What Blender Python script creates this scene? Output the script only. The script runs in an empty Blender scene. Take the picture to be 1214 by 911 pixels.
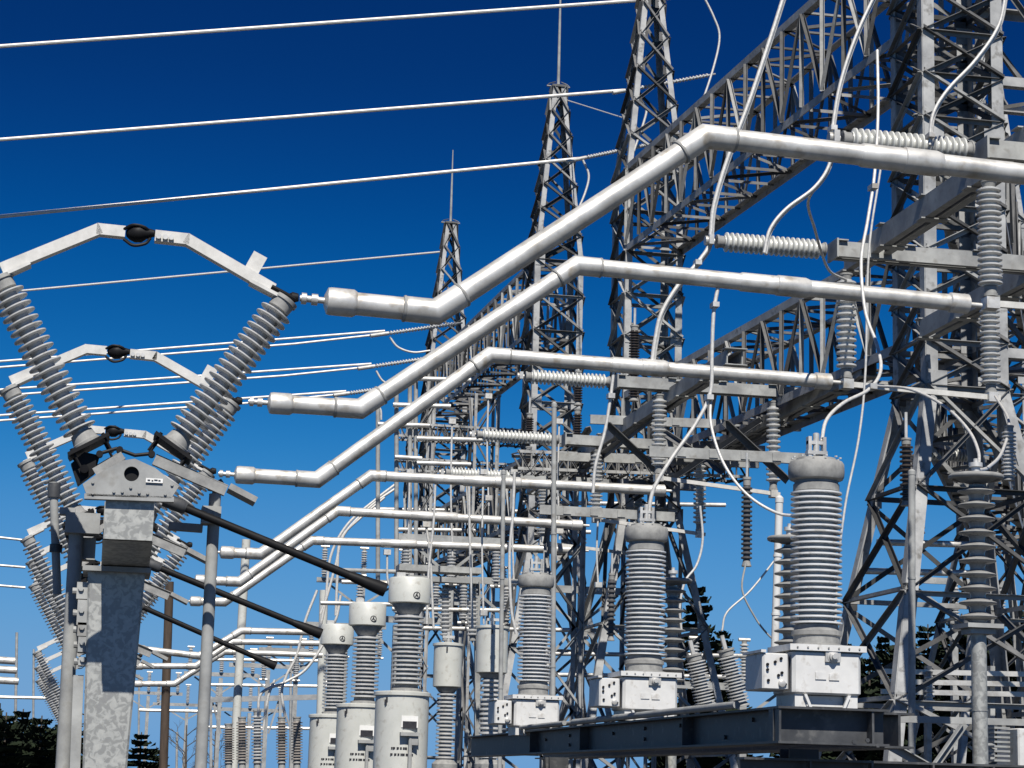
import bpy, bmesh, math, random
from mathutils import Vector, Matrix
random.seed(7)
SC = bpy.context.scene
COL = SC.collection

# ------------------------------------------------------------------ camera
IW, IH, FPX = 1214.0, 911.0, 2466.0
YAW, PITCH, ROLL = 0.190, 0.190, 0.027
CAM = Vector((0, 0, 1.6))
_fw = Vector((math.sin(YAW)*math.cos(PITCH), math.cos(YAW)*math.cos(PITCH), math.sin(PITCH)))
_rt = Vector((math.cos(YAW), -math.sin(YAW), 0))
_up = _rt.cross(_fw)
RT = _rt*math.cos(ROLL) + _up*math.sin(ROLL)
UP = _up*math.cos(ROLL) - _rt*math.sin(ROLL)
FW = _fw
cd = bpy.data.cameras.new('camera')
cam = bpy.data.objects.new('camera', cd)
COL.objects.link(cam)
m = Matrix((RT, UP, -FW)).transposed().to_4x4()
m.translation = CAM
cam.matrix_world = m
cd.sensor_width = 36
cd.lens = FPX/IW*36
cd.clip_start = 0.1
cd.clip_end = 5000
SC.camera = cam

# ------------------------------------------------------------------ light
SUN_EL = math.radians(50)
SUN_AZ = math.radians(184)          # compass from +Y, clockwise: behind the camera
sdir = Vector((math.sin(SUN_AZ)*math.cos(SUN_EL), math.cos(SUN_AZ)*math.cos(SUN_EL), math.sin(SUN_EL)))
sl = bpy.data.lights.new('sun', 'SUN')
sl.energy = 5.0
sl.angle = math.radians(0.5)
sl.color = (1.0, 0.95, 0.87)
so = bpy.data.objects.new('sun', sl)
so.rotation_euler = (-sdir).to_track_quat('-Z', 'Y').to_euler()
so.location = (0, -20, 60)
COL.objects.link(so)
world = bpy.data.worlds.new('World')
SC.world = world
world.use_nodes = True
nt = world.node_tree
bg = nt.nodes['Background']
sky = nt.nodes.new('ShaderNodeTexSky')
sky.sky_type = 'NISHITA'
sky.sun_disc = False
sky.sun_elevation = SUN_EL
sky.sun_rotation = SUN_AZ
sky.altitude = 2500
sky.air_density = 1.0
sky.dust_density = 0.1
sky.ozone_density = 6.0
# deepen the clear winter blue (the photograph's sky is strongly polarised)
k1 = nt.nodes.new('ShaderNodeVectorMath')
k1.operation = 'SCALE'
k1.inputs['Scale'].default_value = 0.08
cv = nt.nodes.new('ShaderNodeRGBCurve')
for ci, P_ in enumerate((((.08, 0.001), (.11, .002), (.15, .014), (.214, .066), (.41, .15), (.6, .14), (1, .10)),
                         ((.144, .03), (.16, .039), (.216, .092), (.389, .262), (.612, .33), (.8, .30), (1, .22)),
                         ((.306, .155), (.335, .19), (.43, .33), (.653, .565), (.756, .58), (.95, .50), (1.2, .36)))):
    c_ = cv.mapping.curves[ci]
    c_.points[0].location = (0, 0)
    c_.points[1].location = P_[-1]
    for q_ in P_[:-1]:
        c_.points.new(*q_)
cv.mapping.use_clip = False
cv.mapping.update()
k2 = nt.nodes.new('ShaderNodeVectorMath')
k2.operation = 'SCALE'
k2.inputs['Scale'].default_value = 1/0.08
nt.links.new(sky.outputs[0], k1.inputs[0])
nt.links.new(k1.outputs[0], cv.inputs['Color'])
nt.links.new(cv.outputs[0], k2.inputs[0])
nt.links.new(k2.outputs[0], bg.inputs['Color'])
bg.inputs['Strength'].default_value = 0.076
SC.view_settings.view_transform = 'Standard'
SC.view_settings.look = 'None'
SC.view_settings.exposure = 0.2
SC.view_settings.gamma = 1.0
SC.view_settings.use_curve_mapping = False
SC.render.engine = 'CYCLES'
SC.cycles.diffuse_bounces = 1
SC.render.resolution_x, SC.render.resolution_y = 1024, 768


def U(px, py, Y):
    """world point at depth plane Y seen at photo position px, py"""
    d = FW*FPX + RT*(px-IW/2) - UP*(py-IH/2)
    return CAM + d*(Y/d.y)


def S(Y, px=600):
    """metres per photo pixel at depth Y"""
    p = U(px, 455, Y)
    return (p-CAM).dot(FW)/FPX


# ------------------------------------------------------------------ materials
def nodes(name):
    mt = bpy.data.materials.new(name)
    mt.use_nodes = True
    t = mt.node_tree
    return mt, t, t.nodes['Principled BSDF']


def mat(name, c1, c2, scale=6.0, rough=0.5, metal=0.0, rvar=0.12, bump=0.0, detail=6, streak=False, lo=0.35, hi=0.7, spec=None, c3=None, s3=40):
    mt, t, b = nodes(name)
    N, L = t.nodes, t.links
    tc = N.new('ShaderNodeTexCoord')
    mp = N.new('ShaderNodeMapping')
    L.new(tc.outputs['Object'], mp.inputs['Vector'])
    if streak:
        mp.inputs['Scale'].default_value = (1, 1, 0.15)
    nz = N.new('ShaderNodeTexNoise')
    nz.inputs['Scale'].default_value = scale
    nz.inputs['Detail'].default_value = detail
    nz.inputs['Roughness'].default_value = 0.65
    L.new(mp.outputs[0], nz.inputs['Vector'])
    rp = N.new('ShaderNodeValToRGB')
    rp.color_ramp.elements[0].position = lo
    rp.color_ramp.elements[1].position = hi
    rp.color_ramp.elements[0].color = (*c1, 1)
    rp.color_ramp.elements[1].color = (*c2, 1)
    L.new(nz.outputs['Fac'], rp.inputs[0])
    col = rp.outputs[0]
    if c3:
        n3 = N.new('ShaderNodeTexNoise')
        n3.inputs['Scale'].default_value = s3
        n3.inputs['Detail'].default_value = 4
        L.new(tc.outputs['Object'], n3.inputs['Vector'])
        r3 = N.new('ShaderNodeValToRGB')
        r3.color_ramp.elements[0].position = 0.58
        r3.color_ramp.elements[1].position = 0.72
        L.new(n3.outputs['Fac'], r3.inputs[0])
        mx = N.new('ShaderNodeMix')
        mx.data_type = 'RGBA'
        L.new(r3.outputs[0], mx.inputs[0])
        L.new(col, mx.inputs[6])
        mx.inputs[7].default_value = (*c3, 1)
        col = mx.outputs[2]
    L.new(col, b.inputs['Base Color'])
    b.inputs['Metallic'].default_value = metal
    mr = N.new('ShaderNodeMapRange')
    mr.inputs[3].default_value = rough-rvar
    mr.inputs[4].default_value = rough+rvar
    L.new(nz.outputs['Fac'], mr.inputs[0])
    L.new(mr.outputs[0], b.inputs['Roughness'])
    if spec is not None:
        b.inputs['Specular IOR Level'].default_value = spec
    if bump:
        bp = N.new('ShaderNodeBump')
        bp.inputs['Strength'].default_value = bump
        bp.inputs['Distance'].default_value = 0.01
        L.new(nz.outputs['Fac'], bp.inputs['Height'])
        L.new(bp.outputs[0], b.inputs['Normal'])
    return mt


M = {}
M['galv'] = mat('galvanised_steel', (0.23, 0.235, 0.235), (0.42, 0.43, 0.42), 3.0, 0.6, 0.0, c3=(0.25, 0.245, 0.23), s3=9, spec=.3)
M['galv_far'] = mat('weathered_galvanised_steel', (0.24, 0.25, 0.26), (0.44, 0.45, 0.45), 2.0, 0.55, 0.25, c3=(0.36, 0.36, 0.35), s3=6)
M['alu'] = mat('weathered_aluminium', (0.40, 0.39, 0.365), (0.68, 0.67, 0.64), 4.0, 0.44, 0.4, c3=(0.40, 0.36, 0.30), s3=7, lo=0.3, hi=0.6)
M['alu_bar'] = mat('bright_aluminium_bar', (0.52, 0.51, 0.48), (0.68, 0.67, 0.64), 9.0, 0.5, 0.1)
M['porcelain'] = mat('grey_glazed_porcelain', (0.44, 0.445, 0.44), (0.56, 0.56, 0.55), 12.0, 0.22, 0.0, spec=0.55, c3=(0.33, 0.32, 0.29), s3=14)
M['porcelain_far'] = mat('pale_glazed_porcelain', (0.52, 0.53, 0.50), (0.66, 0.66, 0.63), 8.0, 0.3, 0.0)
M['porcelain_white'] = mat('pale_blue_white_porcelain', (0.62, 0.63, 0.635), (0.74, 0.745, 0.74), 10.0, 0.2, 0.0, spec=.6, c3=(0.50, 0.49, 0.46), s3=14)
M['cement'] = mat('cast_end_fitting', (0.22, 0.22, 0.215), (0.36, 0.36, 0.345), 14.0, 0.6, 0.0, spec=.3)
M['brown'] = mat('dark_brown_glaze', (0.035, 0.028, 0.024), (0.075, 0.06, 0.05), 10.0, 0.3)
M['polymer'] = mat('dark_grey_polymer', (0.06, 0.06, 0.065), (0.11, 0.11, 0.11), 10.0, 0.5)
M['paint'] = mat('pale_grey_paint', (0.50, 0.51, 0.475), (0.60, 0.605, 0.57), 3.0, 0.42, 0.0, c3=(0.42, 0.41, 0.37), s3=11)
M['tankpaint'] = mat('white_grey_tank_paint', (0.58, 0.58, 0.57), (0.70, 0.70, 0.685), 5.0, 0.45, 0.0, c3=(0.46, 0.44, 0.41), s3=16)
M['black'] = mat('black_paint', (0.006, 0.006, 0.007), (0.014, 0.014, 0.015), 8.0, 0.55, spec=.2)
M['darksteel'] = mat('dark_painted_beam', (0.035, 0.037, 0.041), (0.075, 0.078, 0.083), 5.0, 0.5, 0.0, c3=(0.11, 0.11, 0.11), s3=14)
M['cable'] = mat('stranded_aluminium_cable', (0.50, 0.49, 0.47), (0.70, 0.69, 0.66), 30.0, 0.5, 0.2)
M['wood'] = mat('tarred_wood', (0.04, 0.028, 0.02), (0.10, 0.07, 0.05), 8.0, 0.8, streak=True)
M['needle'] = mat('conifer_needles', (0.008, 0.014, 0.008), (0.022, 0.032, 0.015), 1.5, 0.8, spec=.2)
M['bark'] = mat('bark', (0.05, 0.04, 0.03), (0.11, 0.09, 0.07), 8.0, 0.85, streak=True)
M['gravel'] = mat('yard_gravel', (0.035, 0.035, 0.033), (0.07, 0.068, 0.065), 9.0, 0.9, bump=0.6, c3=(0.055, 0.052, 0.05), s3=30)
M['ink'] = mat('dark_print', (0.015, 0.015, 0.02), (0.03, 0.03, 0.035), 20.0, 0.5)
M['white'] = mat('white_plate', (0.74, 0.74, 0.72), (0.82, 0.82, 0.80), 12.0, 0.5)


def spangle():
    mt, t, b = nodes('spangled_galvanised_plate')
    N, L = t.nodes, t.links
    tc = N.new('ShaderNodeTexCoord')
    nz = N.new('ShaderNodeTexNoise')
    nz.inputs['Scale'].default_value = 24
    nz.inputs['Detail'].default_value = 5
    nz.inputs['Distortion'].default_value = 0.9
    L.new(tc.outputs['Object'], nz.inputs['Vector'])
    rp = N.new('ShaderNodeValToRGB')
    e = rp.color_ramp.elements
    e[0].position, e[0].color = 0.34, (0.29, 0.29, 0.28, 1)
    e[1].position, e[1].color = 0.66, (0.45, 0.455, 0.43, 1)
    a = rp.color_ramp.elements.new(0.46); a.color = (0.30, 0.305, 0.29, 1)
    a = rp.color_ramp.elements.new(0.52); a.color = (0.40, 0.405, 0.385, 1)
    L.new(nz.outputs['Fac'], rp.inputs[0])
    L.new(rp.outputs[0], b.inputs['Base Color'])
    mr = N.new('ShaderNodeMapRange')
    mr.inputs[3].default_value = 0.35
    mr.inputs[4].default_value = 0.65
    L.new(nz.outputs['Fac'], mr.inputs[0])
    L.new(mr.outputs[0], b.inputs['Roughness'])
    b.inputs['Metallic'].default_value = 0.3
    return mt


M['spangle'] = spangle()


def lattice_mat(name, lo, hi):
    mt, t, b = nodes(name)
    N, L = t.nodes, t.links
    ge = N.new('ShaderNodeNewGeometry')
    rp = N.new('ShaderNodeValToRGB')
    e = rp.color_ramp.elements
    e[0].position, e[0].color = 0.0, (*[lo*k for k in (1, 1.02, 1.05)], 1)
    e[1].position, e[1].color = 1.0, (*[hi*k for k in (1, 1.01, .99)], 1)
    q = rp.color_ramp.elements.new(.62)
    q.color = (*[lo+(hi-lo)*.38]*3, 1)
    L.new(ge.outputs['Random Per Island'], rp.inputs[0])  # random tone per member: weathered zinc, plus lit and shaded steel put into colour
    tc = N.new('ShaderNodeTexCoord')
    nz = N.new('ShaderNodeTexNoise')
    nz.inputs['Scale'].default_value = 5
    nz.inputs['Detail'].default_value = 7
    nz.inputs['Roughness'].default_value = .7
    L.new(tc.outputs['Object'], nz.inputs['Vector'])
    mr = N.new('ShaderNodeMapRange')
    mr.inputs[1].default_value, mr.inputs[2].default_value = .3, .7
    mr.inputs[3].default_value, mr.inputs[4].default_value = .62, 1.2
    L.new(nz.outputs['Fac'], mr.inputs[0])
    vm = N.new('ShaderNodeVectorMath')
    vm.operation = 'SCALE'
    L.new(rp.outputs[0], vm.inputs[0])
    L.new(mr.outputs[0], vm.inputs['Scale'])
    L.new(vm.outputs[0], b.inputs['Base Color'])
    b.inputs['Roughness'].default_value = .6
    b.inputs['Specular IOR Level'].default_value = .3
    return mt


M['lattice'] = lattice_mat('weathered_shade_toned_lattice_steel', 0.04, 0.38)
M['legsteel'] = mat('weathered_leg_steel', (0.25, 0.255, 0.26), (0.47, 0.475, 0.47), 2.5, 0.6, 0.0, c3=(0.17, 0.165, 0.155), s3=8, spec=.3)


# ------------------------------------------------------------------ mesh builder
def frame(d):
    d = d.normalized()
    a = Vector((0, 0, 1)) if abs(d.z) < 0.95 else Vector((0, 1, 0))
    x = a.cross(d).normalized()
    return x, d.cross(x).normalized(), d


class MB:
    def __init__(s):
        s.v = []
        s.f = []

    def quad_rings(s, rings, closed=True, cap=True):
        n = len(rings[0])
        b = len(s.v)
        for r in rings:
            s.v += r
        for i in range(len(rings)-1):
            for j in range(n if closed else n-1):
                k = (j+1) % n
                s.f.append((b+i*n+j, b+i*n+k, b+(i+1)*n+k, b+(i+1)*n+j))
        if cap:
            s.f.append(tuple(b+j for j in reversed(range(n))))
            s.f.append(tuple(b+(len(rings)-1)*n+j for j in range(n)))
        return s

    def tube(s, pts, r, seg=16, cap=True):
        pts = [Vector(p) for p in pts]
        rr = r if isinstance(r, (list, tuple)) else [r]*len(pts)
        rings = []
        d0 = (pts[1]-pts[0]).normalized()
        x, y, _ = frame(d0)
        for i, p in enumerate(pts):
            din = (pts[i]-pts[i-1]).normalized() if i > 0 else d0
            dout = (pts[i+1]-pts[i]).normalized() if i < len(pts)-1 else din
            t = din+dout
            t = t.normalized() if t.length > 1e-6 else din
            # carry x,y from the incoming direction, then project on the mitre plane
            x = (x-din*x.dot(din)).normalized()
            y = din.cross(x)
            ring = []
            for k in range(seg):
                a = 2*math.pi*k/seg
                o = (x*math.cos(a)+y*math.sin(a))*rr[i]
                c = t.dot(din)
                if c > 0.3:
                    o = o-din*(o.dot(t)/c)
                ring.append(p+o)
            rings.append(ring)
            q = din.rotation_difference(dout)
            x = q @ x
        return s.quad_rings(rings, True, cap)

    def lathe(s, p, d, prof, seg=24, cap=True):
        x, y, d = frame(Vector(d))
        p = Vector(p)
        rings = []
        for r, t in prof:
            rings.append([p+d*t+(x*math.cos(2*math.pi*k/seg)+y*math.sin(2*math.pi*k/seg))*max(r, 1e-4) for k in range(seg)])
        return s.quad_rings(rings, True, cap)

    def box(s, c, sx, sy, sz, ax=None):
        c = Vector(c)
        X, Y, Z = ax or (Vector((1, 0, 0)), Vector((0, 1, 0)), Vector((0, 0, 1)))
        X, Y, Z = X*sx/2, Y*sy/2, Z*sz/2
        b = len(s.v)
        for i in (-1, 1):
            for j in (-1, 1):
                for k in (-1, 1):
                    s.v.append(c+X*i+Y*j+Z*k)
        for q in ((0, 1, 3, 2), (4, 6, 7, 5), (0, 4, 5, 1), (2, 3, 7, 6), (0, 2, 6, 4), (1, 5, 7, 3)):
            s.f.append(tuple(b+i for i in q))
        return s

    def bbox(s, c, sx, sy, sz, r):
        """box with chamfered vertical edges and a chamfered top"""
        c = Vector(c)
        hx, hy, hz = sx/2, sy/2, sz/2
        def ring(ix, z):
            a, b2 = hx-ix, hy-ix
            return [c+Vector(p) for p in ((-a+r, -b2, z), (a-r, -b2, z), (a, -b2+r, z), (a, b2-r, z), (a-r, b2, z), (-a+r, b2, z), (-a, b2-r, z), (-a, -b2+r, z))]
        return s.quad_rings([ring(r*.6, -hz), ring(0, -hz+r*.6), ring(0, hz-r*.6), ring(r*.6, hz)])

    def prof(s, p0, p1, pts, hint):
        """extrude a 2-D profile from p0 to p1; hint = direction of the profile's x"""
        p0, p1 = Vector(p0), Vector(p1)
        d = (p1-p0).normalized()
        x = Vector(hint)
        x = x-d*x.dot(d)
        if x.length < 1e-4:
            x = frame(d)[0]
        x.normalize()
        y = d.cross(x)
        return s.quad_rings([[p+x*a+y*b for a, b in pts] for p in (p0, p1)])

    def bar(s, p0, p1, w, h, hint=(0, 0, 1)):
        return s.prof(p0, p1, [(-w/2, -h/2), (w/2, -h/2), (w/2, h/2), (-w/2, h/2)], hint)

    def angle(s, p0, p1, w, hint, t=None, flip=1):
        t = t or w*0.14
        P = [(0, 0), (w, 0), (w, t), (t, t), (t, w), (0, w)]
        if flip < 0:
            P = [(a, -b) for a, b in reversed(P)]
        return s.prof(p0, p1, P, hint)

    def channel(s, p0, p1, h, w, hint, t=None):
        """C section: hint points out of the back of the web"""
        t = t or h*0.08
        P = [(0, -h/2), (0, h/2), (-w, h/2), (-w, h/2-t), (-t, h/2-t), (-t, -h/2+t), (-w, -h/2+t), (-w, -h/2)]
        return s.prof(p0, p1, list(reversed(P)), hint)

    def ibeam(s, p0, p1, h, w, hint=(1, 0, 0), t=None, tw=None):
        """I section: hint = horizontal across the flange"""
        t = t or h*0.08
        tw = tw or w*0.08
        P = [(-w/2, -h/2), (w/2, -h/2), (w/2, -h/2+t), (tw, -h/2+t), (tw, h/2-t), (w/2, h/2-t), (w/2, h/2), (-w/2, h/2), (-w/2, h/2-t), (-tw, h/2-t), (-tw, -h/2+t), (-w/2, -h/2+t)]
        return s.prof(p0, p1, P, hint)

    def plate(s, pts, vec):
        pts = [Vector(p) for p in pts]
        vec = Vector(vec)
        return s.quad_rings([pts, [p+vec for p in pts]])

    def bolt(s, p, d, r):
        s.lathe(p, d, [(r, 0), (r, r*.9)], 6)
        return s

    def build(s, name, mt, parent=None, loc=None):
        if parent is not None:
            org = Vector(parent['_o'])
        else:
            org = Vector(loc) if loc is not None else sum(s.v, Vector())/len(s.v)
        me = bpy.data.meshes.new(name)
        me.from_pydata([v-org for v in s.v], [], s.f)
        bm = bmesh.new()
        bm.from_mesh(me)
        bmesh.ops.recalc_face_normals(bm, faces=bm.faces)
        bm.to_mesh(me)
        bm.free()
        me.polygons.foreach_set('use_smooth', [True]*len(me.polygons))
        me.set_sharp_from_angle(angle=math.radians(38))
        me.materials.append(mt)
        o = bpy.data.objects.new(name, me)
        COL.objects.link(o)
        o['_o'] = tuple(org)
        if parent is not None:
            o.parent = parent
        else:
            o.location = org
        return o


def thing(name, label, cat, loc, group=None):
    o = bpy.data.objects.new(name, None)
    o.empty_display_size = 0.2
    COL.objects.link(o)
    o.location = loc
    o['_o'] = tuple(loc)
    return tag(o, label, cat, group)


def tag(o, label, cat, group=None):
    o['label'] = label
    o['category'] = cat
    if group:
        o['group'] = group
    return o


def copy_tree(o, loc, label, group=None, parent=None, scale=None):
    c = o.copy()
    COL.objects.link(c)
    if parent is not None:
        c.parent = parent
    else:
        c.location = loc
        if label:
            c['label'] = label
        if scale:
            c.scale = (scale,)*3
    for ch in list(o.children):
        copy_tree(ch, None, None, parent=c)
    return c


def sheds(p0, p1, R, n, core=0.62, thick=0.34, seg=28):
    """a stack of rain sheds from p0 up to p1"""
    p0, p1 = Vector(p0), Vector(p1)
    L = (p1-p0).length
    p = L/n
    rc = R*core
    pr = []
    for i in range(n):
        t = i*p
        k = thick/2
        pr += [(rc, t), (rc, t+p*(0.42-k)), (R*0.97, t+p*(0.5-k)), (R, t+p*(0.53-k)), (R, t+p*(0.46+k)), (R*0.96, t+p*(0.5+k)), (rc*1.04, t+p*min(0.66+k, .97))]
    pr.append((rc, L))
    return MB().lathe(p0, p1-p0, pr, seg)


def insulator(parent, name, p0, p1, R, n, capr=0.8, c0=0.09, c1=0.09, mt='porcelain', core=0.62, thick=0.34, seg=28, flare=1.0):
    """shed stack with a cast fitting at each end (sub-parts)"""
    p0, p1 = Vector(p0), Vector(p1)
    d = (p1-p0).normalized()
    L = (p1-p0).length
    a, b = p0+d*(c0*L), p1-d*(c1*L)
    o = sheds(a, b, R, n, core, thick, seg).build(name, M[mt], parent)
    r = R*capr
    MB().lathe(p0, d, [(r*flare*1.1, 0), (r*flare*1.1, c0*L*.25), (r*flare, c0*L*.3), (r*.8, c0*L*.98), (r*.7, c0*L)], seg).build('end_fitting', M['cement'], o)
    MB().lathe(b, d, [(r*.7, 0), (r*.85, c1*L*.05), (r*.88, c1*L*.7), (r, c1*L*.72), (r, c1*L)], seg).build('end_fitting', M['cement'], o)
    return o


def smooth_path(pts, n=8):
    """Catmull-Rom through the points"""
    pts = [Vector(p) for p in pts]
    P = [pts[0]*2-pts[1]]+pts+[pts[-1]*2-pts[-2]]
    out = []
    for i in range(1, len(P)-2):
        for k in range(n):
            t = k/n
            a, b, c, d = P[i-1:i+3]
            out.append(0.5*((2*b)+(c-a)*t+(2*a-5*b+4*c-d)*t*t+(3*b-a-3*c+d)*t**3))
    out.append(pts[-1])
    return out


# phase planes (three bays of three)
P = [12.5, 16.25, 20.0, 28.4, 32.5, 36.6, 45.0, 49.0, 53.0]

# ------------------------------------------------------------------ ground
g = MB()
g.v = [Vector(p) for p in ((-900, -60, 0), (900, -60, 0), (900, 1800, 0), (-900, 1800, 0))]
g.f = [(0, 1, 2, 3)]
gr = g.build('ground', M['gravel'], loc=(0, 0, 0))
gr['kind'] = 'structure'

# ------------------------------------------------------------------ lattice towers
def lattice_face(mb, A, B, n, w, hint, kind='X', horiz=True, plates=False):
    """bracing between two leg polylines given as functions of t in 0..1"""
    for i in range(n):
        t0, t1 = i/n, (i+1)/n
        a0, a1, b0, b1 = A(t0), A(t1), B(t0), B(t1)
        h = Vector(hint)
        if kind == 'X':
            mb.angle(a0, b1, w, h)
            mb.angle(b0+h*w*0.5, a1+h*w*0.5, w, h)
        elif kind == 'Z':
            if i % 2:
                mb.angle(a0, b1, w, h)
            else:
                mb.angle(b0, a1, w, h)
        if horiz:
            mb.angle(a1, b1, w, h)
        if plates:
            ax = (b1-a1).normalized()
            az = ax.cross(h).normalized()
            for p, sg in ((a1, 1), (b1, -1)):
                mb.box(p+ax*sg*w*1.3+h*w*.2, w*2.6, w*.2, w*2.9, (ax, h, az))
                for u in (-.7, .3):
                    for v in (-.8, .8):
                        mb.bolt(p+ax*sg*w*(1.3+u)+az*v*w+h*w*.28, h, w*.2)


def lerp(a, b, t):
    return a+(b-a)*t


def tower(label, X, Y, w, zw, zs, za, base, rod, n_low=3, n_mid=7, n_top=5, leg_w=0.11, br=0.06, mt='galv'):
    o = thing('lattice_tower', label, 'tower', Vector((X, Y, 0)), 'steel lattice towers in a line')
    wa = 0.13
    def corner(sx, sy, z):
        if z <= zw:
            h = lerp(base, w, z/zw)
        elif z <= zs:
            h = w
        else:
            h = lerp(w, wa, (z-zs)/(za-zs))
        return Vector((X+sx*h, Y+sy*h, z))
    for sx in (-1, 1):
        for sy in (-1, 1):
            mb = MB()
            for z0, z1 in ((0, zw), (zw, zs), (zs, za)):
                p0, p1 = corner(sx, sy, z0), corner(sx, sy, z1)
                d = (p1-p0).normalized()
                hx = Vector((-sx, 0, 0))
                hx = (hx-d*hx.dot(d)).normalized()
                hy = Vector((0, -sy, 0))
                hy = (hy-d*hy.dot(d)).normalized()
                lw = leg_w if z0 < zs else leg_w*.8
                mb.bar(p0+hx*lw/2, p1+hx*lw/2, lw, lw*.13, hx)
                mb.bar(p0+hy*lw/2, p1+hy*lw/2, lw, lw*.13, hy)
            # gusset plates with bolts at the joints
            for z in (zw, (zw+zs)/2, zs):
                p = corner(sx, sy, z)
                mb.box(p+Vector((-sx*leg_w*.9, -sy*.012*-1, 0)), leg_w*1.7, 0.014, leg_w*2.4)
            mb.build('leg', M['legsteel'], o)
    for (a, b, hint) in (((-1, -1), (1, -1), (0, -1, 0)), ((-1, 1), (1, 1), (0, 1, 0)), ((-1, -1), (-1, 1), (-1, 0, 0)), ((1, -1), (1, 1), (1, 0, 0))):
        mb = MB()
        off = Vector(hint)*-0.02
        for z0, z1, n, k in ((0.1, zw, n_low, 'X'), (zw, zs, n_mid, 'X'), (zs, za, n_top, 'X')):
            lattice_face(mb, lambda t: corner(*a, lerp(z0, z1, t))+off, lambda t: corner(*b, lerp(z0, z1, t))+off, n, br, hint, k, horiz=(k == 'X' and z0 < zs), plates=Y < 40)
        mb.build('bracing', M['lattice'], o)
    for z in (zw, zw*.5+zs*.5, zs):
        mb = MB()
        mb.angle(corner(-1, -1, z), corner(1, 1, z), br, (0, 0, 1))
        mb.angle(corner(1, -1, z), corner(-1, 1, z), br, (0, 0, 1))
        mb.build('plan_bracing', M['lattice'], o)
    mb = MB()
    mb.box((X, Y, za+0.02), wa*2.6, wa*2.6, 0.05)
    mb.box((X, Y, za-0.3), wa*2.3, wa*2.3, 0.05)
    mb.tube([(X-.26, Y, za+.04), (X+.26, Y, za+.04)], 0.02, 8)
    for s_ in (-1, 1):
        mb.tube(smooth_path([(X+s_*.26, Y, za+.04), (X+s_*.2, Y, za+.1), (X+s_*.06, Y, za+.15)]), 0.012, 6)
    mb.build('peak_cap', M['lattice'], o)
    if rod:
        MB().tube([(X, Y, za), (X, Y, za+rod*.5), (X, Y, za+rod)], [0.035, 0.028, 0.012], 8).build('lightning_rod', M['galv'], o)
    return o


ZW, ZS, ZA = 6.5, 12.75, 16.0
TW = 0.53
TY = [23.9, 36.2, 43.2, 55.2]
_t2 = U(660, 105, TY[2])
ZA = _t2.z
TX = [U(1143, 200, TY[0]-.53).x, U(767, 300, TY[1]).x, U(655, 400, TY[2]).x, U(529, 420, TY[3]).x]
tower('big lattice tower at right edge with wide bright grey legs and spreading base', TX[0], TY[0], TW, ZW, ZS, ZA, 1.75, 0, 5, 11, 5, 0.15, 0.06)
tower('lattice tower left of the big right tower, peak cut by the top of the photo', TX[1], TY[1], TW, ZW, ZS, ZA, 1.75, 2.6, 3, 8, 6, 0.12, 0.06)
tower('lattice tower whose whole peak carries a tall lightning rod reaching the photo top', TX[2], TY[2], TW, ZW, ZS, ZA, 1.75, 2.9, 3, 8, 7, 0.12, 0.06)
tower('farthest and smallest lattice tower with a short lightning rod', TX[3], TY[3], TW, ZW, ZS, ZA, 1.75, 2.15, 3, 8, 6, 0.12, 0.06)


def girder(label, p0, p1, wx, h, n, leg=0.1, br=0.055, mt='galv', side=(1, 0, 0)):
    """box lattice girder from p0 to p1 (centre of the underside)"""
    p0, p1 = Vector(p0), Vector(p1)
    o = thing('lattice_girder', label, 'girder', p0, 'lattice girders between the towers')
    sx = Vector(side)*wx/2
    up = Vector((0, 0, h))
    c = [(-1, 0), (1, 0), (-1, 1), (1, 1)]
    f = lambda a, t: lerp(p0, p1, t)+sx*a[0]+up*a[1]
    for a in c:
        MB().angle(f(a, 0), f(a, 1), leg, sx*-a[0], flip=(1 if (a[0] > 0) == (a[1] > 0) else -1)).build('chord', M['legsteel'], o)
    for A, B, hint in ((c[0], c[2], -sx.normalized()), (c[1], c[3], sx.normalized())):
        mb = MB()
        off = -hint*0.012
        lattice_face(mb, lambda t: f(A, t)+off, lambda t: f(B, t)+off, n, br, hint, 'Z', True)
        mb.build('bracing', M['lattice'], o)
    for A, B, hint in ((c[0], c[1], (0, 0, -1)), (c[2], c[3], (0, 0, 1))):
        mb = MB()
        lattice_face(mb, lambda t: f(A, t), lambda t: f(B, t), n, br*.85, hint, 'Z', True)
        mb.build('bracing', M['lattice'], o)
    return o


ZU, HU = 11.3, 1.42
ZL, HL = 7.2, 1.25
GN = ['nearest upper lattice girder, running from the right tower across the top right', 'upper lattice girder between the two middle towers', 'farthest upper lattice girder, behind the middle towers',
      'nearest lower lattice girder with sunlit top chord, left of the right tower', 'lower lattice girder between the two middle towers', 'farthest lower lattice girder, behind the middle towers']
for lvl, (z, h) in enumerate(((ZU, HU), (ZL, HL))):
    for i in (0, 2):
        a, b = Vector((TX[i], TY[i]+TW, z)), Vector((TX[i+1], TY[i+1]-TW, z))
        girder(GN[lvl*3+i], a, b, TW*2, h, [15, 7, 15][i], 0.12 if i == 0 else 0.1, 0.055)
# the right tower carries on towards the viewer's right
girder('upper lattice girder leaving the photo at the top right corner', (TX[0]+TW, TY[0], ZU-.9), (TX[0]+6, TY[0], ZU-.9), TW*2, HU, 5, 0.12, 0.06, side=(0, 1, 0))
girder('lower lattice girder leaving the right edge behind the hanging insulators', (TX[0]+TW, TY[0], ZL-.3), (TX[0]+6, TY[0], ZL-.3), TW*2, HL, 5, 0.12, 0.06, side=(0, 1, 0))

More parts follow.
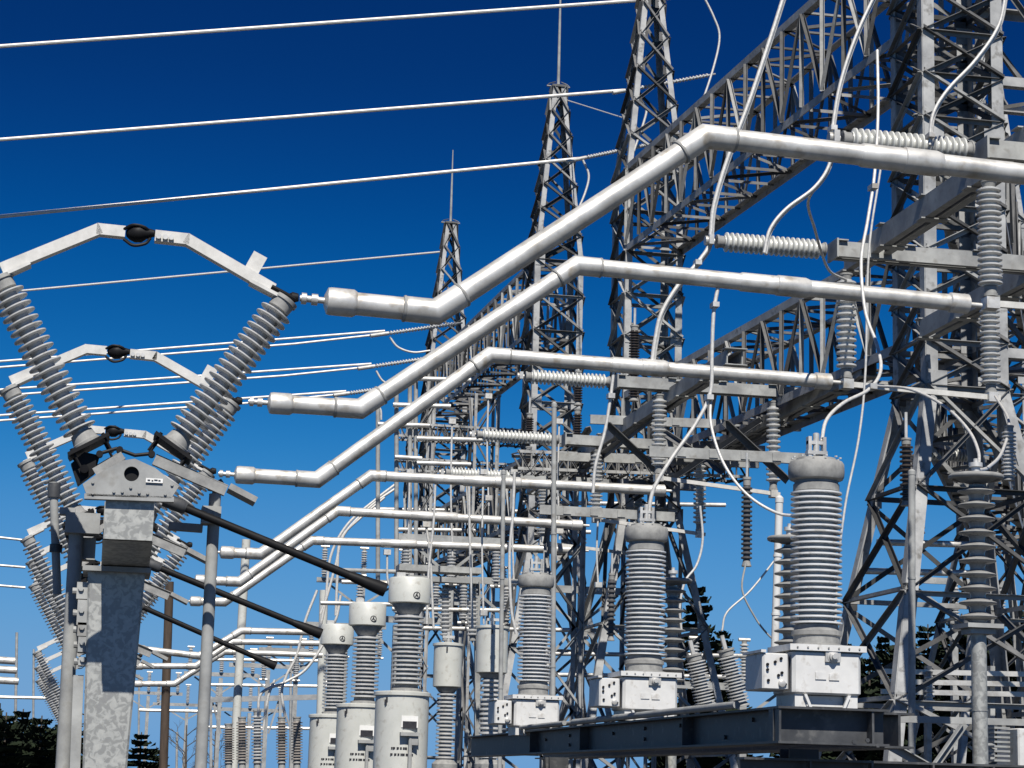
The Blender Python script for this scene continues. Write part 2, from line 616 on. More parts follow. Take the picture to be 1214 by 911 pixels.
# a second line of lattice steel behind the right tower
XB, YB = U(1172, 300, 37.5).x, 37.5
tower('lattice tower partly hidden behind the big right tower, at the right edge', XB, YB, TW, ZW, ZS, ZA, 1.75, 0, 4, 9, 5, 0.12, 0.06)
girder('upper lattice girder between the right tower and the one behind it', (TX[0]+.3, TY[0]+TW, ZU-1.0), (XB, YB-TW, ZU-1.0), TW*2, HU, 11, 0.12, 0.06)
girder('lower lattice girder between the right tower and the one behind it', (TX[0]+.3, TY[0]+TW, ZL-1.0), (XB, YB-TW, ZL-1.0), TW*2, HL, 11, 0.12, 0.06)

# ------------------------------------------------------------------ V switch beam and column
BX0, BX1 = U(124, 615, 12.0).x, U(182, 615, 12.0).x
BZ1, BZ0 = U(150, 591, 12.0).z, U(150, 640, 12.0).z
bxc, bw = (BX0+BX1)/2, BX1-BX0
def crossbeam(y0, y1, label, near):
    o = thing('switch_beam', label, 'beam', Vector((bxc, y0, BZ0)), 'square beams under the V switches')
    MB().box((bxc, (y0+y1)/2, (BZ0+BZ1)/2), bw, y1-y0, BZ1-BZ0).build('box_section', M['spangle'], o)
    MB().box((bxc, y0+.25, (BZ0+BZ1)/2), bw+.012, .02, BZ1-BZ0+.012).build('weld_band', M['galv'], o)
    # gusset plate with a round hole
    q = [(98, 574), (103, 588), (203, 591), (212, 577), (184, 555), (160, 544), (146, 546), (114, 563)]
    dy = y0-12.0
    pts = [U(a, b, 11.96)+Vector((0, dy, 0)) for a, b in q]
    hc = U(156, 562, 11.96)+Vector((0, dy, 0))
    hr = 8.5*S(12)
    bm = bmesh.new()
    outer = [bm.verts.new(p) for p in pts]
    hole = [bm.verts.new(hc+Vector((math.cos(a), 0, math.sin(a)))*hr) for a in [2*math.pi*k/24 for k in range(24)]]
    ed = []
    for ring in (outer, hole):
        for i in range(len(ring)):
            ed.append(bm.edges.new((ring[i], ring[(i+1) % len(ring)])))
    r = bmesh.ops.triangle_fill(bm, edges=ed, use_beauty=True)
    fs = [x for x in r['geom'] if isinstance(x, bmesh.types.BMFace)]
    ex = bmesh.ops.extrude_face_region(bm, geom=fs)
    for v in [x for x in ex['geom'] if isinstance(x, bmesh.types.BMVert)]:
        v.co.y += 0.03
    mb = MB()
    bm.verts.index_update()
    mb.v = [v.co.copy() for v in bm.verts]
    mb.f = [tuple(v.index for v in f.verts) for f in bm.faces]
    bm.free()
    for a, b in ((110, 585), (196, 586), (135, 583), (145, 583), (165, 584), (175, 585), (155, 578), (110, 572), (204, 575)):
        mb.bolt(U(a, b, 11.957)+Vector((0, dy, 0)), (0, -1, 0), 1.7*S(12))
    gp = mb.build('gusset_plate', M['galv'], o)
    MB().lathe(hc+Vector((0, .03, 0)), (0, 1, 0), [(hr*1.25, 0), (hr*1.25, 1.2)], 24).build('hole_shade_plug', M['black'], o)  # capped black cylinder, its colour standing in for the shade inside the hole
    k = MB().box(U(183, 570, 11.95)+Vector((0, dy, 0)), 19*S(12), .004, 5*S(12)).build('name_plate', M['white'], gp)
    mb = MB()
    for i, wl in enumerate((3, 2, 4, 2.5)):
        mb.box(U(176.5+i*4.2, 569.2+(i % 2)*.6, 11.945)+Vector((0, dy, 0)), wl*S(12), .003, .9*S(12))
    mb.build('plate_print', M['ink'], k)
    # lower brackets under the gusset
    mb = MB()
    mb.bar(U(100, 589, 11.99)+Vector((0, dy, 0)), U(206, 593, 11.99)+Vector((0, dy, 0)), 0.03, 0.06)
    mb.build('seat_angle', M['galv'], o)
    return o


crossbeam(12.0, 21.3, 'square galvanised beam with holed gusset plate at front, under the nearest V switches', True)
crossbeam(27.8, 38.0, 'square galvanised beam farther back, behind the big spotted column', False)


def column(Y, label):
    o = thing('switch_column', label, 'column', Vector((bxc, Y+.2, 0)), 'columns under the V switch beams')
    YR = 12.7
    x0, x1 = U(104, 692, YR).x, U(171, 692, YR).x
    x2, x3 = U(98, 905, YR).x, U(151, 905, YR).x
    zl, zu, zc = U(100, 905, YR).z, U(100, 692, YR).z, U(140, 679, YR).z
    k = zl/(zu-zl)
    x4, x5 = x2+(x2-x0)*k, x3+(x3-x1)*k
    D = .34
    r = 0.012
    def ring(a, b, z):
        return [Vector(p) for p in ((a+r, Y, z), (b-r, Y, z), (b, Y+r, z), (b, Y+D-r, z), (b-r, Y+D, z), (a+r, Y+D, z), (a, Y+D-r, z), (a, Y+r, z))]
    MB().quad_rings([ring(x4, x5, 0), ring(x0, x1, zu), ring(x0-.004, x1+.004, zc)]).build('shaft', M['spangle'], o)
    MB().box(((x0+x1)/2, Y+D/2-.01, zc+.015), x1-x0+.07, D+.1, .03).build('head_plate', M['galv'], o)
    zt = BZ0-.003
    zb = zc+.032
    hx0, hx1 = (x0+x1)/2-.165, (x0+x1)/2+.165
    pts = [(Y-.66, zt), (Y-.01, zb), (Y+D, zb), (Y+D+.4, zt)]
    MB().plate([Vector((bxc-bw/2-.004, a, b)) for a, b in pts], (bw+.008, 0, 0)).build('haunch', M['spangle'], o)
    # operating gear bolted on the left face
    for i, (py, sz) in enumerate(((700, .1), (726, .15), (746, .08), (764, .09), (784, .05))):
        mb = MB()
        c = U(100+i*.5, py, YR)
        c.y = Y+.1
        mb.box(c, .09, .16, sz)
        mb.tube([c+Vector((-.07, -.02, 0)), c+Vector((.04, -.02, 0))], .02, 8)
        mb.bolt(c+Vector((-.02, -.081, .01)), (0, -1, 0), .016)
        mb.build('drive_bracket', M['galv'], o)
    a, b = U(93, 800, YR), U(88, 930, YR)
    a.y = b.y = Y+.1
    MB().bar(a, b, .06, .06, (1, 0, 0)).build('drive_rod', M['galv'], o)
    return o


column(12.7, 'big spotted galvanised box column in the left foreground under the V switches')
column(28.7, 'box column of the farther V switch row, mostly behind the foreground column')

# ------------------------------------------------------------------ V switches (copied from the nearest)
def make_switch():
    Y = P[0]
    s = S(Y, 150)
    org = U(156, 560, Y)
    o = thing('v_switch', 'nearest and topmost V switch with white contact arms over two ribbed insulators', 'switch', org, 'V disconnect switches in depth')
    L0, L1 = U(104, 528, Y), U(-1, 330, Y)
    R0, R1 = U(206, 530, Y), U(339, 355, Y)
    for a, b in ((L0, L1), (R0, R1)):
        insulator(o, 'insulator', a, b, 20.5*s, 20, 0.8, 0.075, 0.075, flare=.95, core=.5, thick=.22)
    # sloped base plates and spacers
    for a, b, sg in ((L0, L1, -1), (R0, R1, 1)):
        d = (b-a).normalized()
        side = d.cross(Vector((0, 1, 0))).normalized()
        mb = MB()
        mb.box(a-d*.012, 26*s*2, .26, .022, (side, Vector((0, 1, 0)), d))
        for u in (-1, 1):
            for v in (-1, 1):
                mb.bolt(a+side*u*20*s+Vector((0, v*.1, 0)), d, 2.4*s)
                mb.tube([a+side*u*20*s+Vector((0, v*.1, 0))-d*.02, a+side*u*20*s+Vector((0, v*.1, 0))-d*.12], 1.6*s, 8)
        mb.build('base_plate', M['black'], o)
    mb = MB()
    mb.channel(U(183, 545, Y-.16), U(268, 582, Y-.16), .06, .05, (0, -1, 0))
    mb.build('mounting_rail', M['cement'], o)
    mb = MB()
    mb.channel(U(183, 545, Y+.16), U(268, 582, Y+.16), .06, .05, (0, 1, 0))
    mb.build('mounting_rail', M['cement'], o)
    mb = MB()
    mb.channel(U(112, 560, Y-.16), U(146, 540, Y-.16), .05, .05, (0, -1, 0))
    mb.build('mounting_rail', M['cement'], o)
    mb = MB()
    mb.channel(U(112, 560, Y+.16), U(146, 540, Y+.16), .05, .05, (0, 1, 0))
    mb.build('mounting_rail', M['cement'], o)
    mb = MB()
    mb.plate([U(84, 550, Y-.05), U(100, 536, Y-.05), U(118, 540, Y-.05), U(112, 560, Y-.05), U(92, 575, Y-.05)], (0, .1, 0))
    mb.tube([U(100, 556, Y-.14), U(100, 556, Y+.14)], 5*s, 12)
    mb.build('crank_arm', M['black'], o)
    mb = MB()
    mb.tube([U(118, 538, Y-.1), U(138, 532, Y-.1), U(160, 540, Y-.1), U(180, 538, Y-.1)], 2.2*s, 8)
    for q in ((118, 538), (142, 533), (180, 538)):
        mb.lathe(U(*q, Y-.13), (0, 1, 0), [(4*s, 0), (4*s, .06)], 10)
    mb.build('link_rod', M['black'], o)
    mb = MB()
    mb.box(U(287, 587, Y), 36*s, .2, 7*s, (Vector((.9, 0, -.42)), Vector((0, 1, 0)), Vector((.42, 0, .9))))
    mb.build('counterweight', M['cement'], o)
    # white contact arms
    def arm(q):
        mb = MB()
        pts = [U(a, b, Y) for a, b in q]
        for a, b in zip(pts[:-1], pts[1:]):
            d = (b-a).normalized()*4*s
            mb.bar(a-d*.6, b+d*.6, 13.5*s, .075, (0, 0, 1))
        return mb
    a1 = arm([(4, 319), (117, 273), (146, 276)])
    a1.build('contact_arm', M['alu_bar'], o)
    a2 = arm([(186, 281), (222, 285), (322, 343)])
    a2.build('contact_arm', M['alu_bar'], o)
    mb = MB()
    mb.bar(U(-4, 332, Y), U(36, 314, Y), 4*s, .12)
    mb.build('terminal_pad', M['alu_bar'], o)
    mb = MB()
    mb.bar(U(296, 335, Y), U(336, 356, Y), 4*s, .12)
    mb.build('terminal_pad', M['alu_bar'], o)
    MB().bar(U(296, 325, Y), U(309, 302, Y), 18*s, .012, (1, 0, .5)).build('stop_plate', M['alu_bar'], o)
    mb = MB()
    mb.lathe(U(150, 277, Y), RT, [(4*s, 0), (8*s, 4*s), (11*s, 10*s), (11*s, 18*s), (7*s, 24*s), (4*s, 34*s)], 18)
    mb.tube(smooth_path([U(147, 272, Y-.03), U(158, 267, Y-.06), U(172, 270, Y-.06), U(178, 277, Y-.03)]), 2*s, 8)
    mb.tube(smooth_path([U(147, 284, Y-.03), U(158, 291, Y-.06), U(172, 289, Y-.06), U(178, 283, Y-.03)]), 2*s, 8)
    mb.build('contact_jaw', M['black'], o)
    mb = MB()
    for x in (188, 196, 203):
        mb.lathe(U(x, 281+(x-188)*.1, Y-.045), (0, -1, 0), [(3.2*s, 0), (3.2*s, .02)], 10)
    mb.build('clamp_bolts', M['alu'], o)
    mb = MB()
    mb.tube([U(322, 340, Y-.05), U(344, 352, Y-.05), U(352, 356, Y-.03)], 3*s, 8)
    mb.lathe(U(347, 353, Y-.02), RT, [(5*s, -4*s), (7*s, 0), (5*s, 7*s)], 12)
    mb.build('flexible_braid', M['black'], o)
    return o


sw0 = make_switch()
base = Vector(sw0['_o'])
SW = ['', 'second V switch, just behind and below the topmost one', 'third V switch, lower, directly behind the gusset plate of the column',
      'fourth V switch, nearest of the small far row behind the column', 'fifth V switch, middle of the small far row behind the column', 'sixth V switch, last of the small far row behind the column']
off = {1: (138, 418), 2: (134, 512), 3: (122, 606), 4: (116, 637), 5: (110, 668)}
jaw0 = U(163, 278, P[0])
SW += ['seventh V switch, tiny, low at the left edge', 'eighth V switch, tiny, low at the left edge below the seventh', 'ninth V switch, the lowest and farthest at the left edge']
off.update({6: (101, 752), 7: (98, 771), 8: (95, 788)})
for i in range(1, 9):
    k_ = 1.22 if i > 2 else 1.0
    copy_tree(sw0, U(*off[i], P[i])-(jaw0-base)*k_, SW[i], scale=k_)

# ------------------------------------------------------------------ aluminium tubes
TUBES = [
    ([(388, 357), (517, 370), (836, 162), (1300, 217)], [(1030, 1122)], 'thickest and topmost aluminium bus tube, rising from the topmost V switch to the right edge'),
    ([(320, 478), (427, 485), (684, 315), (1148, 361)], [(882, 960)], 'second aluminium bus tube from the top, ending at a hanging insulator on the right'),
    ([(280, 563), (376, 569), (581, 421), (985, 453)], [(726, 788)], 'third aluminium bus tube from the top, ending near the right tower'),
    ([(262, 655), (309, 657), (440, 564), (788, 582)], [(548, 612)], 'fourth aluminium bus tube, first of the three thinner ones farther back'),
    ([(232, 688), (284, 690), (400, 606), (690, 623)], [(486, 536)], 'fifth aluminium bus tube, middle of the three farther ones'),
    ([(226, 713), (266, 714), (370, 641), (690, 653)], [(450, 488)], 'sixth aluminium bus tube, lowest of the three farther ones'),
    ([(162, 769), (236, 778), (286, 748), (376, 750)], [], 'small far bus tube just above two others at lower left centre'),
    ([(160, 790), (232, 790), (276, 761), (378, 763)], [], 'small far bus tube between two others at lower left centre'),
    ([(160, 811), (207, 811), (266, 773), (382, 777)], [], 'lowest small far bus tube at lower left centre'),
]
TR = 0.071
for i, (q, sl_, lab) in enumerate(TUBES):
    Y = P[i]
    pts = [U(a, b, Y) for a, b in q]
    o = thing('bus_tube', lab, 'bus tube', pts[0], 'aluminium bus tubes')
    seg = 24 if i < 6 else 12
    MB().tube(pts, TR, seg).build('pipe', M['alu'], o)
    for k in (1, 2):
        a, b, c = pts[k-1:k+2]
        da, dc = (a-b).normalized(), (c-b).normalized()
        l = 0.20
        MB().tube([b+da*l, b, b+dc*l], TR*1.13, seg).build('elbow', M['alu'], o)
        for t_ in (da, dc):
            MB().lathe(b+t_*l, t_, [(TR*1.0, -.012), (TR*1.17, -.008), (TR*1.19, 0), (TR*1.15, .008), (TR*1.0, .012)], seg, cap=False).build('weld_bead', M['cement'], o)
    d = (pts[1]-pts[0]).normalized()
    MB().lathe(pts[0], d, [(TR*.5, -.02), (TR*1.16, 0), (TR*1.22, .02), (TR*1.22, .16), (TR*1.05, .18)], seg).build('end_cap', M['alu'], o)
    mb = MB()
    mb.tube([pts[0]-d*.17, pts[0]], TR*.28, 10)
    mb.lathe(pts[0]-d*.16, d, [(TR*.5, 0), (TR*.5, .03), (TR*.3, .035), (TR*.3, .06), (TR*.5, .062), (TR*.5, .1)], 10)
    mb.build('stud', M['alu'], o)
    for x0, x1 in sl_:
        a, b = pts[2], pts[3]
        dd = (b-a).normalized()
        s = S(Y, x0)
        ya = lambda x: a+dd*((x-q[2][0])*s*1.02)
        p0, p1 = ya(x0), ya(x1)
        MB().lathe(p0, p1-p0, [(TR*1.0, -.02), (TR*1.13, 0), (TR*1.13, (p1-p0).length*.55), (TR*1.22, (p1-p0).length*.56), (TR*1.22, (p1-p0).length), (TR*1.03, (p1-p0).length+.04)], seg).build('splice_sleeve', M['alu'], o)
    if 0 < i < 6:
        dd = (pts[3]-pts[2]).normalized()
        MB().lathe(pts[3]-dd*.18, dd, [(TR*1.05, 0), (TR*1.2, .01), (TR*1.2, .17), (TR*.6, .19), (TR*.3, .2), (TR*.3, .3)], seg).build('end_cap', M['alu'], o)

# ------------------------------------------------------------------ hanging disconnect switches on steel arms
# (phase, left stack x, y top, y bottom, right stack x, y top, y bottom, horizontal insulator left x,y right x,y, arm right end)
HS = [
    (1, (1172, 215), (1172, 352), None, None, (998, 165), (1152, 185), (1330, 206)),
    (2, (1003, 325), (1003, 449), (1173, 360), (1172, 466), (849, 289), (978, 302), (1330, 340)),
    (3, (782, 468), (783, 562), (917, 476), (917, 582), (622, 478), (722, 483), (990, 497)),
    (4, (708, 534), (709, 612), (830, 540), (830, 630), (565, 524), (662, 529), (905, 540)),
    (5, (645, 576), (646, 640), (757, 582), (757, 655), (528, 569), (610, 572), (835, 586)),
]
HL_ = ['at the right edge under the topmost bus tube', 'joined to the third bus tube beside the right tower', 'joined to the fourth bus tube', 'joined to the fifth bus tube', 'joined to the lowest long bus tube']
for n, (ph, l0, l1, r0, r1, h0, h1, ae) in enumerate(HS):
    Y = P[ph]
    s = S(Y, l0[0])
    R = 0.105
    a, b = U(*l0, Y), U(*l1, Y)
    b.x = a.x; 
    o = thing('hanging_switch', 'hanging grey insulator switch '+HL_[n], 'switch', a, 'switches hanging under the steel arms')
    ni = 17 if ph == 1 else 14
    insulator(o, 'insulator', a, b, R, ni, .6, .06, .09, thick=.3, core=.6)
    jb = b+Vector((0, 0, -.06))
    MB().box(jb, .12, .12, .1).build('jaw', M['alu'], o)
    if r0:
        c, d = U(*r0, Y), U(*r1, Y)
        d.x = c.x
        insulator(o, 'insulator', c, d, R, ni, .6, .06, .09, thick=.3, core=.6)
        je = d+Vector((0, 0, -.05))
        mb = MB()
        mb.bar(jb+Vector((.04, 0, 0)), je+Vector((.1, 0, 0)), .055, .04)
        mb.build('blade', M['alu_bar'], o)
        MB().box(je, .1, .14, .1).build('jaw', M['alu'], o)
    else:
        MB().bar(jb+Vector((.04, 0, 0)), jb+Vector((1.4, 0, 0)), .055, .04).build('blade', M['alu_bar'], o)
    # arm
    e0, e1 = U(*h1, Y), U(*ae, Y)
    top = a.z+.06
    ar = thing('support_arm', 'pale channel arm over hanging switch '+HL_[n], 'beam', e0, 'channel arms of the hanging switches')
    z = max(top, e0.z-.03)
    MB().channel(Vector((e0.x+.1, Y-.1, z+.08)), Vector((e1.x, Y-.1, z+.08)), .16, .07, (0, -1, 0)).build('channel', M['galv'], ar)
    MB().channel(Vector((e0.x+.1, Y+.1, z+.08)), Vector((e1.x, Y+.1, z+.08)), .16, .07, (0, 1, 0)).build('channel', M['galv'], ar)
    x = e0.x+.15
    while x < e1.x:
        MB().box((x, Y, z+.168), .12, .28, .012).build('tie_plate', M['galv'], ar)
        x += .75
    MB().box((e0.x+.09, Y, z+.08), .02, .3, .2).build('end_plate', M['galv'], ar)
    # horizontal insulator
    q0, q1 = U(*h0, Y), U(*h1, Y)
    q1.z = z+.08; q0.z = q1.z
    hi = thing('strut_insulator', ['ribbed grey insulator lying level above the thickest bus tube', 'ribbed grey insulator lying level left of the right tower, above the second bus tube', 'ribbed level insulator left of the middle steel arms, below the third bus tube',
                                   'lower ribbed level insulator left of the middle steel arms', 'farthest ribbed level insulator just above the fourth bus tube'][n], 'insulator', q1, 'level strut insulators')
    insulator(hi, 'sheds', q1, q0, R*.98, 19, .7, .05, .07, thick=.32, core=.66, mt='porcelain_far')
    mb = MB()
    mb.lathe(q0+Vector((-.02, 0, 0)), (-1, 0, 0), [(.03, 0), (.03, .06), (.05, .06), (.05, .1), (.02, .1)], 10)
    mb.box(q0+Vector((-.07, -.06, 0)), .05, .05, .1)
    mb.build('cable_clamp', M['alu'], hi)

for Yc, xa, xb, py, lab in ((34.0, 610, 880, 560, 'shallow cross girder under the middle steel arms'),
                           (47.0, 470, 640, 520, 'far shallow cross girder left of the rodded tower, upper one'), (50.0, 470, 640, 560, 'far shallow cross girder left of the rodded tower, lower one')):
    girder(lab, U(xa, py, Yc), U(xb, py+10, Yc), .6, .34, 19, .05, .028, side=(0, 1, 0))
for Yc, xa, xb, py, lab in ((31.0, 700, 950, 497, 'pale channel beam just under the fourth tube arm'), (33.2, 660, 900, 541, 'pale channel beam among the middle arms, over the fifth tube'), (35.4, 640, 870, 520, 'pale channel beam behind the middle hanging insulators'), (26.0, 770, 958, 535, 'pale channel beam right of the middle hanging insulators'), (30.2, 640, 800, 604, 'pale short channel beam over the middle current transformer')):
    o = thing('channel_beam', lab, 'beam', U(xa, py, Yc), 'pale channel beams among the middle arms')
    a_, b_ = U(xa, py, Yc), U(xb, py+9, Yc)
    MB().channel(a_, b_, .14, .07, (0, -1, 0)).build('section', M['galv'], o)
    for k in range(1, 5):
        p = lerp(a_, b_, k/5)
        MB().box(p+Vector((0, -.008, 0)), .12, .012, .1).build('splice_plate', M['galv'], o)
for i_, (a_, b_, Ya, Yb, lab) in enumerate((((800, 476), (690, 560), 28.6, 34, 'dark slanting brace left of the middle hanging insulators'), ((940, 490), (830, 556), 28.6, 34, 'dark slanting brace right of the middle hanging insulators'), ((720, 500), (800, 575), 30, 30.6, 'crossing brace under the left middle arm'),
                                        ((860, 498), (935, 568), 27.4, 27.8, 'crossing brace under the right middle arm'), ((905, 500), (800, 570), 29, 31, 'long crossing brace behind the fourth tube end'), ((770, 500), (860, 560), 33, 31, 'crossing brace behind the middle hanging insulators'), ((700, 505), (640, 600), 33, 38, 'dark slanting brace right of the rodded tower'))):
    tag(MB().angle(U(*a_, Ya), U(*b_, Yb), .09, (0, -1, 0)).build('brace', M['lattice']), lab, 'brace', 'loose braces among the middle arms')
# beams along the depth that carry those arms
def ybeam(label, a, b, h=.2):
    o = thing('long_beam', label, 'beam', a, 'deep channel beams across the arms')
    for sx in (-1, 1):
        MB().channel(a+Vector((sx*.11, 0, 0)), b+Vector((sx*.11, 0, 0)), h, .08, (sx, 0, 0)).build('channel', M['galv'], o)
    n = int((b-a).length/1.1)
    for i in range(n+1):
        p = lerp(a, b, i/n)
        for sz in (-1, 1):
            MB().box(p+Vector((0, 0, sz*(h/2+.007))), .3, .14, .012).build('tie_plate', M['galv'], o)
    return o


def yline(px, py, Y0, Ya, Yb):
    p = U(px, py, Y0)
    return Vector((p.x, Ya, p.z)), Vector((p.x, Yb, p.z))


a, b = yline(1040, 292, 20, 13.0, 20.7)
ybeam('dark double channel beam slanting past the upper level insulators at right', a, b, .22)
a, b = yline(1230, 322, 20, 13.0, 23.0)
ybeam('double channel beam at the right edge over the hanging insulators', a, b, .22)
a, b = yline(800, 470, 28.4, 25.5, 38.5)
ybeam('double channel beam across the middle steel arms', a, b, .2)
a, b = yline(945, 482, 28.4, 25.5, 38.5)
ybeam('right hand double channel beam across the middle steel arms', a, b, .2)

# knee braces and posts of the switch structure
def lattice_post(label, px, Y, py, w, mt='galv', n=10):
    p = U(px, py, Y)
    o = thing('lattice_post', label, 'post', Vector((p.x, Y, 0)), 'square lattice posts under the steel arms')
    f = lambda sx, sy, z: Vector((p.x+sx*w, Y+sy*w, z))
    for sx in (-1, 1):
        for sy in (-1, 1):
            MB().angle(f(sx, sy, 0), f(sx, sy, p.z), .075, (-sx, 0, 0), flip=(-1 if sx*sy > 0 else 1)).build('leg', M['legsteel'], o)
    for (A, B, h) in (((-1, -1), (1, -1), (0, -1, 0)), ((-1, 1), (1, 1), (0, 1, 0)), ((-1, -1), (-1, 1), (-1, 0, 0)), ((1, -1), (1, 1), (1, 0, 0))):
        mb = MB()
        lattice_face(mb, lambda t: f(*A, t*p.z), lambda t: f(*B, t*p.z), n, .045, h, 'Z', False)
        mb.build('bracing', M['lattice'], o)


lattice_post('square lattice post between the middle towers, left of the hanging switches', 672, 34.4, 545, .28)
lattice_post('square lattice post below the middle steel arms, right of the middle tower', 760, 38.2, 560, .28)
lattice_post('far square lattice post left of the farthest tower', 500, 50, 480, .3)
lattice_post('far square lattice post beside the farthest tower', 575, 47, 470, .3)

# ------------------------------------------------------------------ current transformers on the dark beam
def make_ct():
    Y = P[0]
    s = S(Y, 980)
    o0 = U(968, 841, Y)
    o = thing('current_transformer', 'nearest and largest current transformer with white ribbed column, below the right tower', 'transformer', o0, 'current transformers on the dark beam')
    W = 82*s
    D = .40
    y0 = Y-D/2
    zb = lambda py: o0.z+(841-py)*s
    xc = o0.x
    X = lambda px: xc+(px-968)*s
    t = MB()
    t.bbox((xc, Y, (zb(826)+zb(777))/2), W, D, zb(777)-zb(826), .02)
    tk = t.build('tank', M['tankpaint'], o)
    MB().box((xc, Y, zb(773.5)), W+.05, D+.05, zb(770)-zb(777)).build('lid', M['tankpaint'], tk)
    for k in range(7):
        MB().bolt((xc+(k-3)*W*.15, y0-.026, zb(773.5)), (0, -1, 0), .006).build('lid_bolt', M['cement'], tk)
    mb = MB()
    for sx in (-1, 1):
        mb.box((xc+sx*W*.37, Y, zb(833)), W*.17, D*.9, zb(826)-zb(841))
        mb.plate([(xc+sx*W*.30, y0-.006, zb(826)), (xc+sx*W*.22, y0-.006, zb(841)), (xc+sx*W*.26, y0-.006, zb(841)), (xc+sx*W*.34, y0-.006, zb(826))], (0, .02, 0))
    mb.box((xc, Y+.02, zb(833)), W*.55, D*.8, zb(827)-zb(839))
    mb.build('foot', M['tankpaint'], tk)
    mb = MB()
    mb.lathe((xc+6*s, y0, zb(783)), (0, -1, 0), [(7*s, 0), (7*s, .02), (5*s, .022), (5*s, .035), (3*s, .037), (3*s, .05)], 14)
    mb.box((xc+6*s, y0-.008, zb(783)), 18*s, .018, 12*s)
    mb.build('lifting_lug', M['alu'], tk)
    mb = MB()
    mb.box((xc-8*s, y0-.004, zb(805)), 13*s, .006, 8*s)
    mb.box((xc+8*s, y0-.004, zb(806)), 12*s, .006, 7*s)
    mb.build('cast_badge', M['tankpaint'], tk)
    mb = MB()
    mb.bbox((X(908), Y, (zb(822)+zb(781))/2), 31*s, D*.9, zb(781)-zb(822), .012)
    tb = mb.build('terminal_box', M['tankpaint'], o)
    mb = MB()
    for a, b in ((913, 794), (913, 800), (929, 787), (926, 806), (930, 803), (914, 812), (922, 791), (934, 816)):
        mb.lathe((X(a-15), y0+D*.05, zb(b)), (0, -1, 0), [(1.7*s, 0), (1.7*s, .012)], 8)
    mb.build('cover_bolts', M['black'], tb)
    mb = MB()
    mb.lathe((X(915), y0+D*.05, zb(815)), (0, -1, 0), [(4*s, 0), (4*s, .016), (2*s, .02)], 14)
    mb.build('conduit_plug', M['alu'], tb)
    MB().box((X(893), Y, zb(779)), 6*s, D*.96, 3*s).build('box_rim', M['tankpaint'], tb)
    # column
    cx_ = X(968)
    MB().lathe((cx_, Y, zb(771)), (0, 0, 1), [(32*s, 0), (32*s, 3*s), (27*s, 4*s), (27*s, 13*s), (29*s, 14*s), (29*s, 19*s), (26*s, 20*s), (25*s, 26*s)], 32).build('base_flange', M['cement'], o)
    sheds((cx_, Y, zb(746)), (cx_, Y, zb(588)), 30*s, 24, .68, .34, 40).build('porcelain_column', M['porcelain_white'], o)
    hd = MB().lathe((cx_, Y, zb(590)), (0, 0, 1), [(24*s, 0), (27*s, 1*s), (27*s, 9*s), (25.5*s, 10*s), (25.5*s, 13*s), (31*s, 15*s), (32.5*s, 18*s), (33*s, 24*s), (32.5*s, 33*s), (30.5*s, 36*s), (24*s, 37*s), (23*s, 40*s), (9*s, 41*s)], 36).build('head', M['cement'], o)
    mb = MB()
    for k in range(12):
        a = 2*math.pi*k/12+.1
        mb.bolt((cx_+math.cos(a)*28*s, Y+math.sin(a)*28*s, zb(550.2)), (0, 0, 1), 1.8*s)
    mb.build('head_bolts', M['alu'], hd)
    mb = MB()
    for x in (-9, 9):
        mb.box((cx_+x*s, Y, zb(536)), 4*s, .05, 24*s)
    mb.box((cx_, Y, zb(531)), 22*s, .04, 4*s)
    mb.box((cx_, Y, zb(543)), 24*s, .06, 4*s)
    mb.lathe((cx_, Y, zb(546)), (0, 0, 1), [(4*s, 0), (4*s, 26*s), (2*s, 27*s)], 10)
    mb.build('top_terminal', M['alu'], o)
    return o


ct = make_ct()
ctb = Vector(ct['_o'])
copy_tree(ct, U(763, 856, P[1]), 'middle current transformer with white ribbed column on the dark beam')
copy_tree(ct, U(631, 873, P[2]), 'smallest, leftmost current transformer with white ribbed column on the dark beam')

